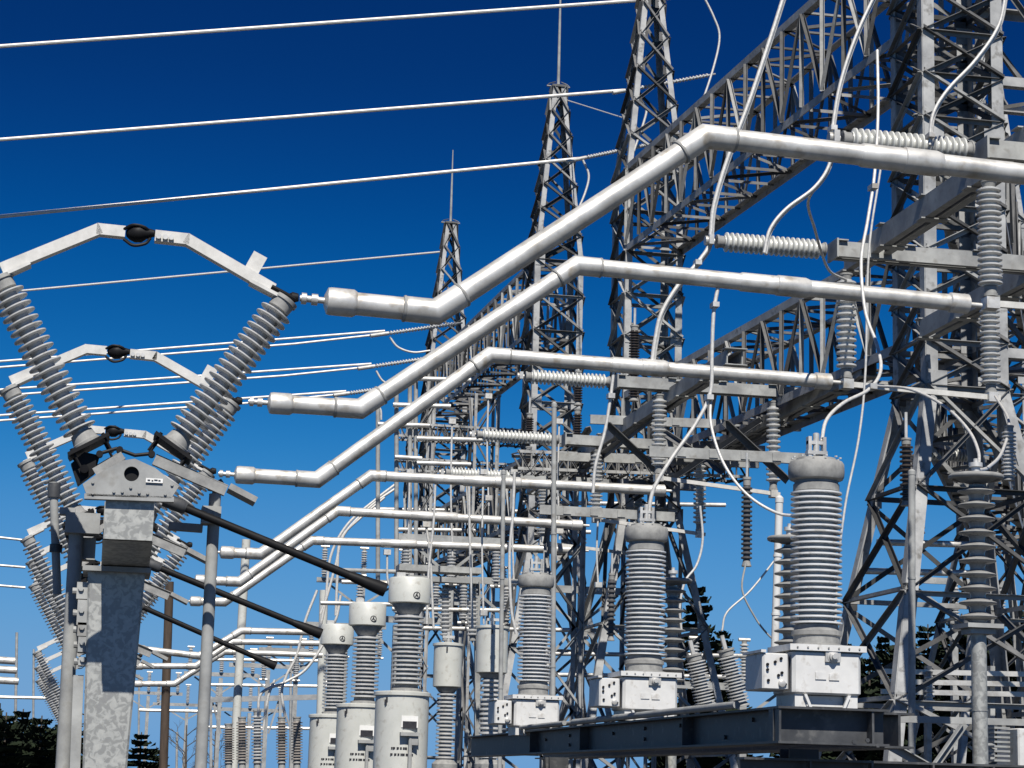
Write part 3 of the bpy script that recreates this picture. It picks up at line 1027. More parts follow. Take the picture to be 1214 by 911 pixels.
# dark I beam under the transformers
def darkbeam():
    a = U(921, 842, 12.15)
    z = ctb.z-.004
    h = 42*S(12.2, 930)
    o = thing('transformer_beam', 'dark steel I beam carrying the current transformers, receding to the left', 'beam', Vector((a.x, 12.15, z-h)))
    x = a.x+.0
    zc = z-h/2
    xa, xb = x+.16, U(1050, 845, 12.15).x
    mb = MB().ibeam((x+.1, 12.34, zc), (x+.1, 23.2, zc), h, .2, t=.014, tw=.008)
    for y in (14.3, 17.5, 19.6):
        mb.box((x+.055, y, zc), .08, .012, h*.88)
    for y, dz in ((12.9, 0.05), (13.5, -.05), (14.6, .05), (15.6, .05), (15.6, -.03), (16.6, 0.03), (18.2, .04), (18.2, -.04), (19.2, .02)):
        mb.bolt((x+.091, y, zc+dz), (-1, 0, 0), .016)
    mb.build('long_beam', M['darksteel'], o)
    MB().ibeam((x+.42+.5, 12.5, zc), (x+.42+.5, 23.2, zc), h, .2, t=.014, tw=.008).build('long_beam', M['darksteel'], o)
    mb = MB().ibeam((x-.01, 12.2, zc), (xb, 12.2, zc), h, .22, hint=(0, 1, 0), t=.014, tw=.008)
    mb.box((x+.004, 12.2, zc), .014, .2, h*.9)
    mb.box((xb-.1, 12.2, zc), .014, .2, h*.9)
    for px, py in ((1012, 880), (1028, 878), (1040, 884)):
        mb.bolt(U(px, py, 12.1), (0, -1, 0), .014)
    mb.build('end_beam', M['darksteel'], o)
    # conduits lying on the top flange
    for i, (dx, y0, y1, r) in enumerate(((-.02, 12.9, 17.6, .025), (.03, 15.2, 21, .02), (-.03, 17.9, 20.4, .02))):
        tag(MB().tube([(x+dx, y0, z+.03), (x+dx, y1, z+.03)], r, 10).build('conduit', M['galv']), ['bare steel conduit lying along the near stretch of the dark beam', 'long steel conduit lying along the middle of the dark beam', 'short steel conduit lying on the far end of the dark beam'][i], 'conduit', 'conduits on the dark beam')
    # legs
    for y in (13.2, 20.6):
        MB().ibeam((x+.5, y, 0), (x+.5, y, z-h-.01), .2, .2, t=.014, tw=.008).build('leg', M['darksteel'], o)
    lo = U(960, 896, 12.4)
    b2 = thing('low_beam', 'dark low steel beam at the bottom edge under the transformer beam', 'beam', lo)
    MB().ibeam((lo.x-.42, 12.5, lo.z-.12), (lo.x+2.6, 12.5, lo.z-.12), .2, .2, hint=(0, 1, 0), t=.014, tw=.008).build('section', M['darksteel'], b2)
    mb = MB()
    for k in range(6):
        mb.box((lo.x+.4*k, 12.41, lo.z-.12), .012, .06, .17)
    mb.build('stiffener', M['darksteel'], b2)


darkbeam()

# ------------------------------------------------------------------ surge arresters on pipes
def make_arrester():
    Y = P[0]
    s = S(Y, 1157)
    top = U(1157, 562, Y)
    o = thing('surge_arrester', 'nearest surge arrester with wide dark sheds and top ring, on a steel pipe at right', 'arrester', Vector((top.x, Y, 0)), 'surge arresters on pipe posts')
    z = lambda py: top.z+(562-py)*s
    pr = []
    n = 10
    rc = 8.5*s
    L = z(575)-z(738)
    for i in range(n):
        t = L*i/n
        p = L/n
        pr += [(rc, t), (rc*1.15, t+p*.25), (21*s, t+p*.42), (22*s, t+p*.5), (21*s, t+p*.56), (rc*1.5, t+p*.72), (rc*1.05, t+p*.85)]
    pr.append((rc, L))
    MB().lathe((top.x, Y, z(738)), (0, 0, 1), pr, 32).build('shed_column', M['polymer'], o).data.materials[0] = M['porcelain_dark']
    mb = MB()
    rr = [(math.cos(2*math.pi*k/28)*29*s, math.sin(2*math.pi*k/28)*29*s) for k in range(29)]
    mb.tube([Vector((top.x+a, Y+b, z(566))) for a, b in rr[:28]]+[Vector((top.x+rr[0][0], Y+rr[0][1], z(566)))], 3.2*s, 10)
    mb.lathe((top.x, Y, z(573)), (0, 0, 1), [(12*s, 0), (26*s, 6*s), (26*s, 9*s), (8*s, 10*s)], 28)
    mb.build('grading_ring', M['cement'], o)
    MB().lathe((top.x, Y, z(564)), (0, 0, 1), [(5*s, 0), (5*s, 10*s), (8*s, 10*s), (8*s, 15*s), (3*s, 15*s), (3*s, 20*s)], 12).build('top_terminal', M['alu'], o)
    mb = MB()
    mb.box((top.x, Y, z(741)), 44*s, 44*s, 5*s)
    mb.box((top.x, Y, z(747)), 30*s, 30*s, 6*s)
    mb.build('base_plate', M['galv'], o)
    mb = MB()
    mb.tube([(top.x, Y, 0), (top.x, Y, z(748))], 9*s, 20)
    mb.lathe((top.x, Y, z(838)), (0, 0, 1), [(9.6*s, 0), (9.6*s, 1.6*s)], 20)
    mb.build('pipe_post', M['spangle'], o)
    return o


M['porcelain_dark'] = mat('dark_grey_porcelain', (0.22, 0.22, 0.215), (0.34, 0.34, 0.33), 10.0, 0.3, 0.0)
ar = make_arrester()
arb = Vector(ar['_o'])
for Y, q, lab in ((15.6, (936, 636), 'surge arrester half hidden behind the largest current transformer'), (18.4, (798, 686), 'surge arrester with dark sheds just right of the middle current transformer')):
    p = U(*q, Y)
    t0 = U(1157, 562, P[0])
    copy_tree(ar, Vector((p.x, Y, p.z-t0.z)), lab)

# ------------------------------------------------------------------ breaker tanks
def make_tank():
    Y = P[3]
    s = S(Y, 475)
    o0 = U(474, 911, Y)
    o = thing('breaker_tank', 'nearest pale grey tank with ribbed column and round cap, right of the two like it', 'tank', Vector((o0.x, Y, o0.z-1.0)), 'pale tanks with capped ribbed columns')
    z = lambda py: o0.z+(911-py)*s
    x = o0.x
    t = MB().lathe((x, Y, o0.z-1.0), (0, 0, 1), [(31*s, 0), (31*s, z(830)-o0.z+1.0), (33*s, z(829)-o0.z+1.0), (33*s, z(825.5)-o0.z+1.0), (30*s, z(824.5)-o0.z+1.0), (12*s, z(823)-o0.z+1.0)], 36).build('tank_body', M['paint'], o)
    def on(px, r):           # point on the tank's front at px offset
        a = px*s
        return x+a, Y-math.sqrt(max((r*s)**2-a*a, 0))
    mb = MB()
    a = on(5, 31)
    mb.box((a[0], a[1]-.002, z(859)), 19*s, .02, 13*s)
    w = mb.build('gauge_window', M['white'], t)
    MB().box((a[0], a[1]-.014, z(862.5)), 16*s, .008, 8*s).build('gauge_glass', M['ink'], w)
    mb = MB()
    mb.box((a[0], a[1]-.04, z(873)), 22*s, .12, 4*s)
    mb.box((a[0]+6*s, a[1]-.03, z(880)), 7*s, .08, 10*s)
    mb.tube([(a[0]+1*s, a[1]-.05, z(872)), (a[0]+1*s, a[1]-.05, z(915))], 2.2*s, 8)
    mb.build('drain_bracket', M['galv'], t)
    for row, py in enumerate((889, 896)):
        mb = MB()
        xx = -22.0
        k = 0
        while xx < 4:
            wd = 1.6+((k*7+row*3) % 4)*.5
            if abs(xx+3.5) > 0:
                q = on(xx+8, 31)
                mb.box((q[0], q[1]-.002, z(py)), wd*s, .006, 2.6*s)
            xx += wd+.9
            k += 1
        mb.build('stencil_text', M['ink'], t)
    mb = MB()
    q = on(-21, 31)
    for dx, dz in ((0, 3), (-1.5, 0), (.6, 0), (-1, -3)):
        mb.box((q[0]+dx*s, q[1]-.004, z(836)+dz*s), 2.2*s, .012, 3.2*s)
    mb.build('hazard_mark', M['ink'], t)
    MB().lathe((x+4*s, Y, z(824)), (0, 0, 1), [(18*s, 0), (18*s, 3*s), (14*s, 4*s), (13*s, 9*s)], 24).build('base_flange', M['cement'], o)
    xc = x+4*s
    sheds((xc, Y, z(817)), (xc, Y, z(736)), 18*s, 16, .68, .4, 28).build('porcelain_column', M['porcelain'], o)
    MB().lathe((xc, Y, z(737)), (0, 0, 1), [(11*s, 0), (13*s, 3*s), (20*s, 13*s), (20*s, 15*s)], 24).build('neck', M['cement'], o)
    c = MB().lathe((xc, Y, z(723)), (0, 0, 1), [(22*s, 0), (24.5*s, 1*s), (24.5*s, 28*s), (23*s, 30*s), (5*s, 31.5*s)], 32).build('cap', M['paint'], o)
    mb = MB()
    ca = 5*s
    q = (xc+ca, Y-math.sqrt((24.5*s)**2-ca*ca))
    mb.lathe((q[0], q[1]-.006, z(714.5)), (0, 1, 0), [(4.2*s, 0), (4.2*s, .02)], 18)
    em = mb.build('round_emblem', M['ink'], c)
    mb = MB()
    mb.lathe((q[0], q[1]-.008, z(714.5)), (0, 1, 0), [(3*s, 0), (3*s, .006)], 14)
    mb.build('emblem_face', M['paint'], em)
    mb = MB()
    mb.bar((q[0]-1.4*s, q[1]-.01, z(716.3)), (q[0]+.5*s, q[1]-.01, z(711.8)), 1.3*s, .004, (1, 0, 0))
    mb.bar((q[0]+1.4*s, q[1]-.01, z(716.3)), (q[0]-.3*s, q[1]-.01, z(713.3)), 1.3*s, .004, (1, 0, 0))
    mb.build('emblem_mark', M['ink'], em)
    MB().box((xc-12*s, Y-.08, z(690)), 10*s, .1, 5*s).build('top_terminal', M['alu'], o)
    return o


tk = make_tank()
tb0 = Vector(tk['_o'])
ref = U(474, 825, P[3])
for Y, q, lab in ((32.3, (425, 839), 'middle pale grey tank with ribbed column and round cap'), (36.4, (390, 851), 'leftmost, farthest pale grey tank with ribbed column and round cap')):
    copy_tree(tk, tb0+(U(*q, Y)-ref), lab)

# capacitor voltage transformers: white can on a ribbed column
for Y, px, yt, yb, ye, r, lab in ((29.5, 527, 769, 819, 905, 16.5, 'smaller white can on a ribbed column, beside the nearest pale tank'), (27.0, 579.5, 749, 803, 905, 18.5, 'larger white can on a ribbed column, left of the smallest current transformer')):
    s = S(Y, px)
    p = U(px, ye, Y)
    z = lambda py: p.z+(ye-py)*s
    o = thing('capped_insulator', lab, 'insulator', Vector((p.x, Y, 0)), 'white cans on ribbed columns')
    c = MB().lathe((p.x, Y, z(yb)), (0, 0, 1), [((r-2)*s, 0), (r*s, 1*s), (r*s, (yb-yt-3)*s), ((r+1.5)*s, (yb-yt-2.5)*s), ((r+1.5)*s, (yb-yt)*s), (r*.6*s, (yb-yt+1.5)*s)], 30).build('can', M['paint'], o)
    MB().box((p.x-4*s, Y-r*s, z(yt+7)), 1.6*s, .03, 5*s).build('can_mark', M['ink'], c)
    MB().lathe((p.x, Y, z(yb+6)), (0, 0, 1), [(r*.55*s, 0), (r*.8*s, 5.5*s)], 20).build('neck', M['cement'], o)
    sheds((p.x, Y, z(ye-4)), (p.x, Y, z(yb+6)), r*.68*s, 17, .66, .4, 24).build('porcelain_column', M['porcelain'], o)
    MB().lathe((p.x, Y, z(ye+6)), (0, 0, 1), [(r*.9*s, 0), (r*.9*s, 5*s), (r*.6*s, 10*s)], 20).build('base_flange', M['cement'], o)
    MB().tube([(p.x, Y, 0), (p.x, Y, z(ye+6))], r*.5*s, 14).build('pipe_post', M['galv'], o)
    mb = MB()
    mb.tube([(p.x, Y, z(yt)), (p.x, Y, z(yt-14))], 2*s, 8)
    mb.box((p.x, Y, z(yt-8)), 14*s, .05, 3*s)
    mb.build('top_terminal', M['alu'], o)

# ------------------------------------------------------------------ steel pipes beside the column, black ground blades
def pipe_post(name, label, cat, q, Y, r, mt='galv', group=None, ends=True):
    a, b = U(*q[0], Y), U(*q[1], Y)
    o = MB()
    d = (a-b).normalized()
    k = a.z/(-d.z) if q[0][1] > 880 else 0
    a2 = a+d*k
    o.tube([a2, b], r*S(Y, q[1][0]), 18)
    if ends:
        o.lathe(b, b-a, [(r*1.15*S(Y), -.03), (r*1.15*S(Y), 0.01), (r*.5*S(Y), .03)], 18)
        for t in (.35, .7):
            o.lathe(lerp(b, a, t), b-a, [(r*1.2*S(Y), 0), (r*1.2*S(Y), .02)], 18)
    ob = o.build(name, M[mt], loc=a2)
    return tag(ob, label, cat, group)


rp = thing('operating_pipe', 'round steel operating pipe standing right of the spotted column', 'pipe', U(237, 911, 12.9))
p0, p1 = U(236.5, 935, 12.9), U(255, 586, 12.9)
sp = S(12.9, 245)
MB().tube([p0+(p0-p1).normalized()*1.2, p1], 7*sp, 20).build('pipe', M['galv'], rp)
mb = MB()
mb.box(U(250, 612, 12.88), 22*sp, .16, 20*sp)
mb.bolt(U(256, 610, 12.79), (0, -1, 0), 3*sp)
mb.build('bearing_bracket', M['galv'], rp)
MB().bar(U(200, 624, 12.95), U(240, 627, 12.95), 9*sp, .07).build('bracket_arm', M['galv'], rp)
mb = MB()
mb.tube([U(255, 592, 12.9), U(256, 576, 12.9), U(264, 571, 12.9)], 4*sp, 10)
mb.lathe(U(256, 582, 12.9), (0, 0, 1), [(10*sp, 0), (10*sp, 4*sp)], 14)
mb.build('crank_head', M['darksteel'], rp)
lp = thing('operating_pipe', 'round steel operating pipe standing left of the spotted column', 'pipe', U(75, 911, 13.2))
p0, p1 = U(73, 935, 13.2), U(92, 608, 13.2)
MB().tube([p0+(p0-p1).normalized()*1.2, p1], 8.5*sp, 20).build('pipe', M['galv'], lp)
mb = MB()
mb.box(U(98, 622, 13.2), 40*sp, .18, 24*sp)
mb.box(U(80, 607, 13.2), 18*sp, .1, 8*sp)
mb.build('bearing_bracket', M['galv'], lp)
mb = MB()
mb.box(U(104, 652, 13.3), 18*sp, .14, 26*sp)
mb.build('bracket_arm', M['galv'], lp)
pp = thing('hanging_rod', 'short dark steel rod hanging left of the operating pipe, by the V insulators', 'rod', U(63, 575, 13.4))
MB().tube([U(63, 572, 13.4), U(68, 705, 13.4)], 5*sp, 14).build('rod', M['galv'], pp)
MB().lathe(U(63.5, 590, 13.4), (0, 0, 1), [(7.5*sp, 0), (7.5*sp, .09)], 14).build('collar', M['darksteel'], pp)
MB().lathe(U(66, 655, 13.4), (0, 0, 1), [(7.5*sp, 0), (7.5*sp, .05)], 14).build('collar', M['darksteel'], pp)

for Y, a, b, lab in ((P[0], (204, 596), (457, 700), 'nearest and longest black ground switch blade, slanting from the column down to the right'),
                     (P[1], (178, 669), (381, 752), 'middle black ground switch blade slanting down to the right'),
                     (P[2], (160, 716), (327, 790), 'lowest black ground switch blade slanting down to the right')):
    s = S(Y)
    A, B = U(*a, Y-.1), U(*b, Y-.1)
    d = (B-A).normalized()
    o = thing('ground_blade', lab, 'switch blade', A, 'black ground switch blades')
    MB().tube([A, B-d*.2], .025, 14).build('blade_tube', M['black'], o)
    MB().lathe(B-d*.24, d, [(.025, 0), (.031, .05), (.043, .22), (.041, .24)], 14).build('blade_tip', M['black'], o)
    MB().lathe(A-d*.05, d, [(.042, 0), (.042, .12), (.03, .14)], 14).build('hinge_collar', M['darksteel'], o)

# ------------------------------------------------------------------ overhead conductors
def conductor(label, q, Y, r, sag=0, strain=None, group='overhead conductors', twin=0, Y2=None):
    Y2 = Y2 or Y
    pts = [U(q[0][0], q[0][1], Y), U(q[1][0], q[1][1], Y2)]
    o = thing('overhead_conductor', label, 'conductor', pts[1], group)
    path = [lerp(pts[0], pts[1], t/14)-Vector((0, 0, sag*4*(t/14)*(1-t/14))) for t in range(15)]
    if twin:
        dz = Vector((0, .0, twin*S(Y)/2))
        MB().tube([p+dz for p in path], r*S(Y), 8).build('wire', M['cable'], o)
        MB().tube([p-dz*(1 if k < 12 else (14-k)/3) for k, p in enumerate(path)], r*S(Y), 8).build('wire', M['cable'], o)
    else:
        MB().tube(path, r*S(Y), 8).build('wire', M['cable'], o)
    if strain:
        e = U(*strain, Y2+.4)
        s_ = S(Y2)
        d = (e-pts[1]).normalized()
        L = (e-pts[1]).length
        MB().tube([pts[1]-d*.35, pts[1]+d*.1], 2.4*s_, 10).build('dead_end_clamp', M['alu'], o)
        sheds(pts[1]+d*.12, pts[1]+d*(L*.92), 2.6*s_, 22, .5, .35, 12).build('strain_insulator', M['porcelain'], o)
        MB().tube([pts[1]+d*L*.9, e], 1.2*s_, 8).build('link', M['galv'], o)
    return o


conductor('topmost overhead conductor crossing the upper left sky', ((-60, 59.5), (795, -2)), 37, 2.4)
conductor('second overhead conductor from the top, ending at a strain insulator by the second tower', ((-60, 170.5), (745, 107)), 37, 2.2, strain=(848, 88))
conductor('thin shield wire just below the second conductor, ending at a tower peak', ((-60, 171), (636, 117)), 40, 1.2, Y2=TY[2])
conductor('third overhead conductor from the top, ending between the two middle towers', ((-60, 263), (690, 188)), 38, 2.2, strain=(772, 171))
conductor('thin shield wire ending at the peak of the farthest tower', ((-60, 353), (521, 299)), 50, 1.3, Y2=TY[3])
conductor('upper twin conductor ending above the fourth bus tube at left centre', ((-60, 437), (456, 396)), 46, 1.3, strain=(548, 383), twin=7)
conductor('middle twin conductor passing behind the V switches', ((-60, 470), (440, 435)), 50, 1.3, strain=(528, 422), twin=7)
conductor('lowest twin conductor passing behind the V switches', ((-60, 500), (410, 467)), 54, 1.3, strain=(490, 456), twin=6)
conductor('thin shield wire running right from the rodded tower peak', ((672, 119), (742, 141)), TY[2], .7, Y2=38)


def cable(label, q, Y, r=1.7, twin=None, clamp=None, Y2=None, mt='cable'):
    n = len(q)
    pts = [U(a, b, lerp(Y, Y2 or Y, i/(n-1))) for i, (a, b) in enumerate(q)]
    path = smooth_path(pts, 7)
    o = thing('drop_cable', label, 'cable', pts[0], 'bare drop cables and jumpers')
    rr = r*S(Y)
    MB().tube(path, rr, 10).build('strand', M[mt], o)
    if twin:
        MB().tube([p+Vector((twin*S(Y), .03, 0)) for p in path], rr, 10).build('strand', M[mt], o)
    for k in (clamp or ()):
        p = path[int(k*(len(path)-1))]
        MB().box(p, 8*S(Y), .1, 6*S(Y)).build('clamp', M['alu'], o)
    return o


cable('jumper looping down from the dead end by the peak of the second tower', [(756, 113), (766, 128), (763, 146), (752, 178), (744, 206), (735, 236)], 36.6, 1.5)
cable('jumper dropping from the third conductor past the rodded tower', [(691, 190), (698, 208), (694, 228), (684, 252), (672, 280)], 38, 1.4)
cable('jumper curving down from the top edge right of the second tower', [(832, -8), (846, 20), (853, 44), (846, 80), (830, 128), (815, 165)], 36, 1.4)
cable('twin white drop cable from the top edge to the third bus tube', [(934, -20), (915, 40), (889, 118), (862, 190), (846, 245), (841, 288), (830, 308), (803, 340), (784, 372), (777, 402), (774, 422), (773, 436)], 20, 2.6, twin=2.8, clamp=(.56,))
cable('twin white drop cable from the top edge to a level insulator', [(1044, -20), (1016, 40), (996, 100), (986, 160), (984, 193), (966, 222), (932, 248), (913, 272), (906, 300)], 16.3, 2.2, twin=3.2, clamp=(.37,))
cable('short single cable branching down from the twin drop cable at upper right', [(972, 216), (958, 240), (966, 272), (974, 300), (984, 322), (1003, 332)], 16.6, 1.9, Y2=19.9)
cable('twin white drop cable from the top right corner to the thickest tube', [(1194, -20), (1184, 30), (1156, 72), (1124, 106), (1106, 136), (1102, 172)], 15.9, 2.2, twin=3.6, clamp=(.97,))
cable('long thin lead hanging in front of the right tower down to the largest current transformer', [(1040, 60), (1041, 130), (1037, 205), (1029, 260), (1021, 310), (1026, 370), (1040, 410), (1044, 440), (1030, 462), (1000, 478), (980, 498), (974, 524)], 14.5, 2.0, Y2=12.5, clamp=(.22, .72))
cable('straight thin lead parallel to the long lead in front of the right tower', [(1044, 200), (1030, 300), (1026, 440), (1018, 520), (1002, 600), (992, 690), (990, 790)], 19, 1.5)
cable('lead hanging from a clamp on the second bus tube to the middle current transformer', [(851, 342), (846, 372), (844, 420), (842, 466), (824, 504), (796, 544), (775, 580), (769, 612), (768, 640)], 16.25, 2.4, clamp=(.1, .4))
cable('lead sagging right from the second tube clamp towards the largest current transformer', [(843, 468), (843, 504), (858, 550), (885, 586), (920, 608), (948, 612)], 16.3, 1.8, Y2=15.5)
cable('lead hanging from the third bus tube past the left level insulator', [(728, 436), (724, 470), (717, 512), (706, 552), (703, 585)], 20, 2.0, clamp=(.25,))
cable('lead dropping behind the smallest current transformer from the sixth tube', [(610, 560), (608, 610), (604, 660), (606, 720), (612, 752)], 24, 1.8)
cable('jumper arching from the third tube switch to the nearest surge arrester', [(1040, 458), (1080, 462), (1120, 482), (1148, 510), (1160, 536), (1160, 556)], 14.5, 1.8, Y2=12.5)
cable('lead from right hanging switch curving down to the right edge', [(1180, 470), (1196, 500), (1188, 536), (1172, 554), (1160, 558)], 19.8, 1.6, Y2=12.5)
cable('thin dark earth lead hanging below the dark polymer insulator', [(884, 668), (880, 700), (895, 732), (910, 752), (925, 765)], 17, 1.2, mt='galv')
cable('thin lead crossing the dark earth lead below the polymer insulator', [(922, 660), (890, 700), (862, 726), (856, 748)], 17, 1.2)
cable('curved lead down the right side of the middle current transformer', [(830, 600), (833, 640), (826, 670), (812, 690), (806, 720), (808, 750)], 19, 1.5)
for i, (q, lab) in enumerate(((
        [(472, 572), (446, 592), (412, 622), (392, 660), (386, 712), (378, 752)], 'upper of the curved white leads hanging from the fourth tube at left centre'),
        ([(468, 580), (440, 600), (408, 634), (398, 670), (388, 706), (380, 728)], 'second curved white lead hanging at left centre'),
        ([(456, 590), (430, 612), (404, 640), (400, 684), (398, 730)], 'third curved white lead hanging at left centre'),
        ([(404, 706), (396, 740), (366, 790), (340, 808), (310, 822), (306, 850)], 'long curved white lead sagging to the far post insulators'),
        ([(376, 700), (362, 736), (352, 776), (340, 800)], 'short curved white lead left of the farthest pale tank'),
        ([(340, 800), (334, 820), (338, 850)], 'small looped white lead over the far post insulators'),
        ([(326, 806), (318, 826), (312, 866)], 'small white lead dropping to a far post insulator'))):
    cable(lab, q, 46, 1.6, mt='cable')
cable('vertical white lead down from the fourth tube in front of the farthest tower', [(556, 575), (557, 640), (559, 700), (560, 745)], 30, 1.5)
cable('vertical white lead left of the farthest tower', [(516, 575), (514, 620), (508, 680), (506, 740)], 31, 1.5)
cable('drop lead from the small clamp under the fifth tube', [(505, 622), (510, 660), (512, 700), (514, 745)], 33, 1.5, clamp=(0.02,))
cable('drop lead from the small clamp under the sixth tube', [(459, 655), (460, 690), (470, 702)], 36.6, 1.3, clamp=(0.02,))
cable('jumper under the upper twin conductor clamp', [(462, 400), (472, 412), (490, 418), (510, 416)], 46, 1.3)
cable('jumper under the middle twin conductor clamp', [(446, 440), (454, 452), (468, 458)], 50, 1.2)
cable('jumper under the lowest twin conductor clamp', [(434, 478), (450, 484), (452, 498)], 54, 1.2)

# ------------------------------------------------------------------ other insulators and posts
def dark_insulator(label, px, y0, y1, Y, r, mt='brown', n=14, split=False):
    a, b = U(px, y1, Y), U(px, y0, Y)
    b.x = a.x
    o = thing('dark_insulator', label, 'insulator', a, 'dark upright insulators')
    R = r*S(Y, px)
    if split:
        m_ = lerp(a, b, .5)
        insulator(o, 'insulator', a, m_-Vector((0, 0, .03)), R, n, .8, .1, .16, mt)
        insulator(o, 'insulator', m_+Vector((0, 0, .03)), b, R, n, .8, .1, .16, mt)
    else:
        insulator(o, 'insulator', a, b, R, n, .8, .07, .1, mt)
    MB().tube([b, b+Vector((0, 0, .3))], R*.25, 8).build('top_stud', M['alu'], o)
    return o


dark_insulator('dark polymer insulator hanging alone against the sky left of the largest current transformer', 885, 566, 672, 24, 6.5, 'polymer', 16)
dark_insulator('dark brown double insulator in front of the second tower, above the third tube', 751, 386, 476, 33.5, 6.5, 'brown', 10, True)
dark_insulator('dark brown double insulator at right leg of the rodded tower', 684, 440, 526, 36, 5.5, 'brown', 10, True)
dark_insulator('dark brown double insulator left of the rodded tower, below the level insulators', 626, 490, 566, 38, 5, 'brown', 10, True)
dark_insulator('small dark insulator below the hanging switches at centre', 724, 680, 760, 30, 5, 'polymer', 12)
dark_insulator('dark insulator standing behind the largest current transformer, by the right tower', 1075, 520, 600, 22, 8, 'brown', 12)

for i, (a, b, lab) in enumerate((((838, 842), (822, 776), 'left one of two slanted grey bushings behind the dark beam'), ((878, 838), (860, 770), 'right one of two slanted grey bushings behind the dark beam'))):
    o = thing('slanted_bushing', lab, 'bushing', U(*a, 17), 'slanted grey bushings')
    insulator(o, 'porcelain', U(*a, 17), U(*b, 17), 12*S(17, 840), 15, .85, .06, .12, mt='porcelain')
    e, d = U(*b, 17), (U(*b, 17)-U(*a, 17)).normalized()
    MB().tube([e, e+d*.12], .02, 8).build('top_stud', M['alu'], o)
for i, (px, y0, y1, Y, lab) in enumerate(((1196, 505, 570, 17, 'small grey post insulator at the right edge above the surge arrester'), (1160, 600, 700, 30, 'far grey post insulator behind the nearest surge arrester'), (1088, 552, 640, 26, 'far grey post insulator between the spread legs of the right tower'))):
    o = thing('far_post_insulator', lab, 'insulator', U(px, y1, Y), 'upright grey post insulators')
    a, b = U(px, y1, Y), U(px, y0, Y)
    insulator(o, 'sheds', a, b, 9*S(Y), 12, .7, .06, .1)
o = thing('strut_insulator', 'small level insulator between the right tower and the nearest surge arrester', 'insulator', U(1150, 540, 26), 'level strut insulators')
insulator(o, 'sheds', U(1150, 541, 26), U(1090, 537, 26), 8*S(26), 14, .7, .05, .07, mt='porcelain_far')

pipe_post('white_pole', 'slim white pole standing left of the largest current transformer', 'pole', ((918, 790), (924, 592)), 16.5, 4.5, 'tankpaint', 'slim steel poles', True)
pipe_post('slim_pole', 'slim pale pole behind the white pole, between tower and transformer', 'pole', ((1081, 930), (1081, 560)), 20, 4.2, 'galv', 'slim steel poles', True)
pipe_post('slim_pole', 'slim pale pole just right of the smallest current transformer', 'pole', ((655, 930), (657, 480)), 23, 3, 'galv', 'slim steel poles', True)
pipe_post('slim_pole', 'slim pale pole between the white cans and the fifth tube', 'pole', ((592, 930), (597, 560)), 26, 2.6, 'galv', 'slim steel poles', True)
pipe_post('far_pole', 'pale far pole left of the pale tanks, crossing the fourth tube', 'pole', ((276, 930), (292, 640)), 50, 5, 'paint', 'far poles', False)
pipe_post('far_pole', 'pale far pole directly behind the leftmost pale tank', 'pole', ((378, 930), (384, 700)), 56, 5, 'paint', 'far poles', False)
pipe_post('wood_pole', 'dark wooden utility pole behind the lower black blades', 'pole', ((193, 930), (201, 690)), 60, 5, 'wood', None, False)
pipe_post('mast', 'thin far mast at the left edge above the dark trees', 'mast', ((17, 930), (20, 750)), 90, 1.6, 'galv', 'thin far masts', False)
pipe_post('mast', 'thin far mast right of the wooden pole', 'mast', ((209, 930), (210, 868)), 90, 1.4, 'galv', 'thin far masts', False)

# pipes in a frame left of the farthest tower
pf = thing('pipe_frame', 'frame of pale upright and level pipes left of the farthest tower', 'pipe frame', U(470, 700, 44))
mb_s = S(44)
for x, y0, y1 in ((448, 484, 700), (470, 463, 700), (493, 452, 930), (486, 450, 700)):
    MB().tube([U(x, y1, 44), U(x, y0, 44)], 2.6*mb_s, 10).build('upright_pipe', M['galv'], pf)
for x0, x1, y in ((494, 558, 449), (466, 534, 480), (448, 509, 503), (494, 580, 520), (494, 558, 549), (468, 500, 542)):
    MB().tube([U(x0, y, 43.85), U(x1, y+2, 43.85)], 2.8*mb_s, 10).build('level_pipe', M['alu'], pf)
# switch platform at the fifth/sixth tubes
pl = thing('switch_platform', 'pale boxy switch platform right above the nearest pale tank', 'platform', U(520, 690, 40))
s4 = S(40)
MB().box(U(520, 676, 40), 96*s4, .5, 7*s4).build('deck_channel', M['galv'], pl)
MB().box(U(525, 688, 39.6), 80*s4, .3, 6*s4).build('deck_channel', M['galv'], pl)
for x in (490, 528, 560):
    insulator(pl, 'insulator', U(x, 694, 39.8), U(x, 760, 39.8), 6.5*s4, 12, .6, .05, .08, seg=16)
for x in (480, 562):
    MB().angle(U(x, 690, 40.1), U(x, 932, 40.1), .12, (1, 0, 0)).build('leg', M['galv'], pl)
for x0, x1, y in ((465, 600, 722), (380, 470, 715), (405, 480, 690), (400, 470, 676)):
    tag(MB().tube([U(x0, y, 41), U(x1, y+2, 41)], 2.6*s4, 10).build('small_bus_pipe', M['alu'] if y != 676 else M['galv']), {722: 'level pale pipe behind the nearest ribbed tank column', 715: 'level grey pipe left of the middle tank cap', 690: 'level pipe just above the middle tank cap', 676: 'level pipe below the sixth tube at left centre'}[y], 'pipe', 'short level bus pipes')

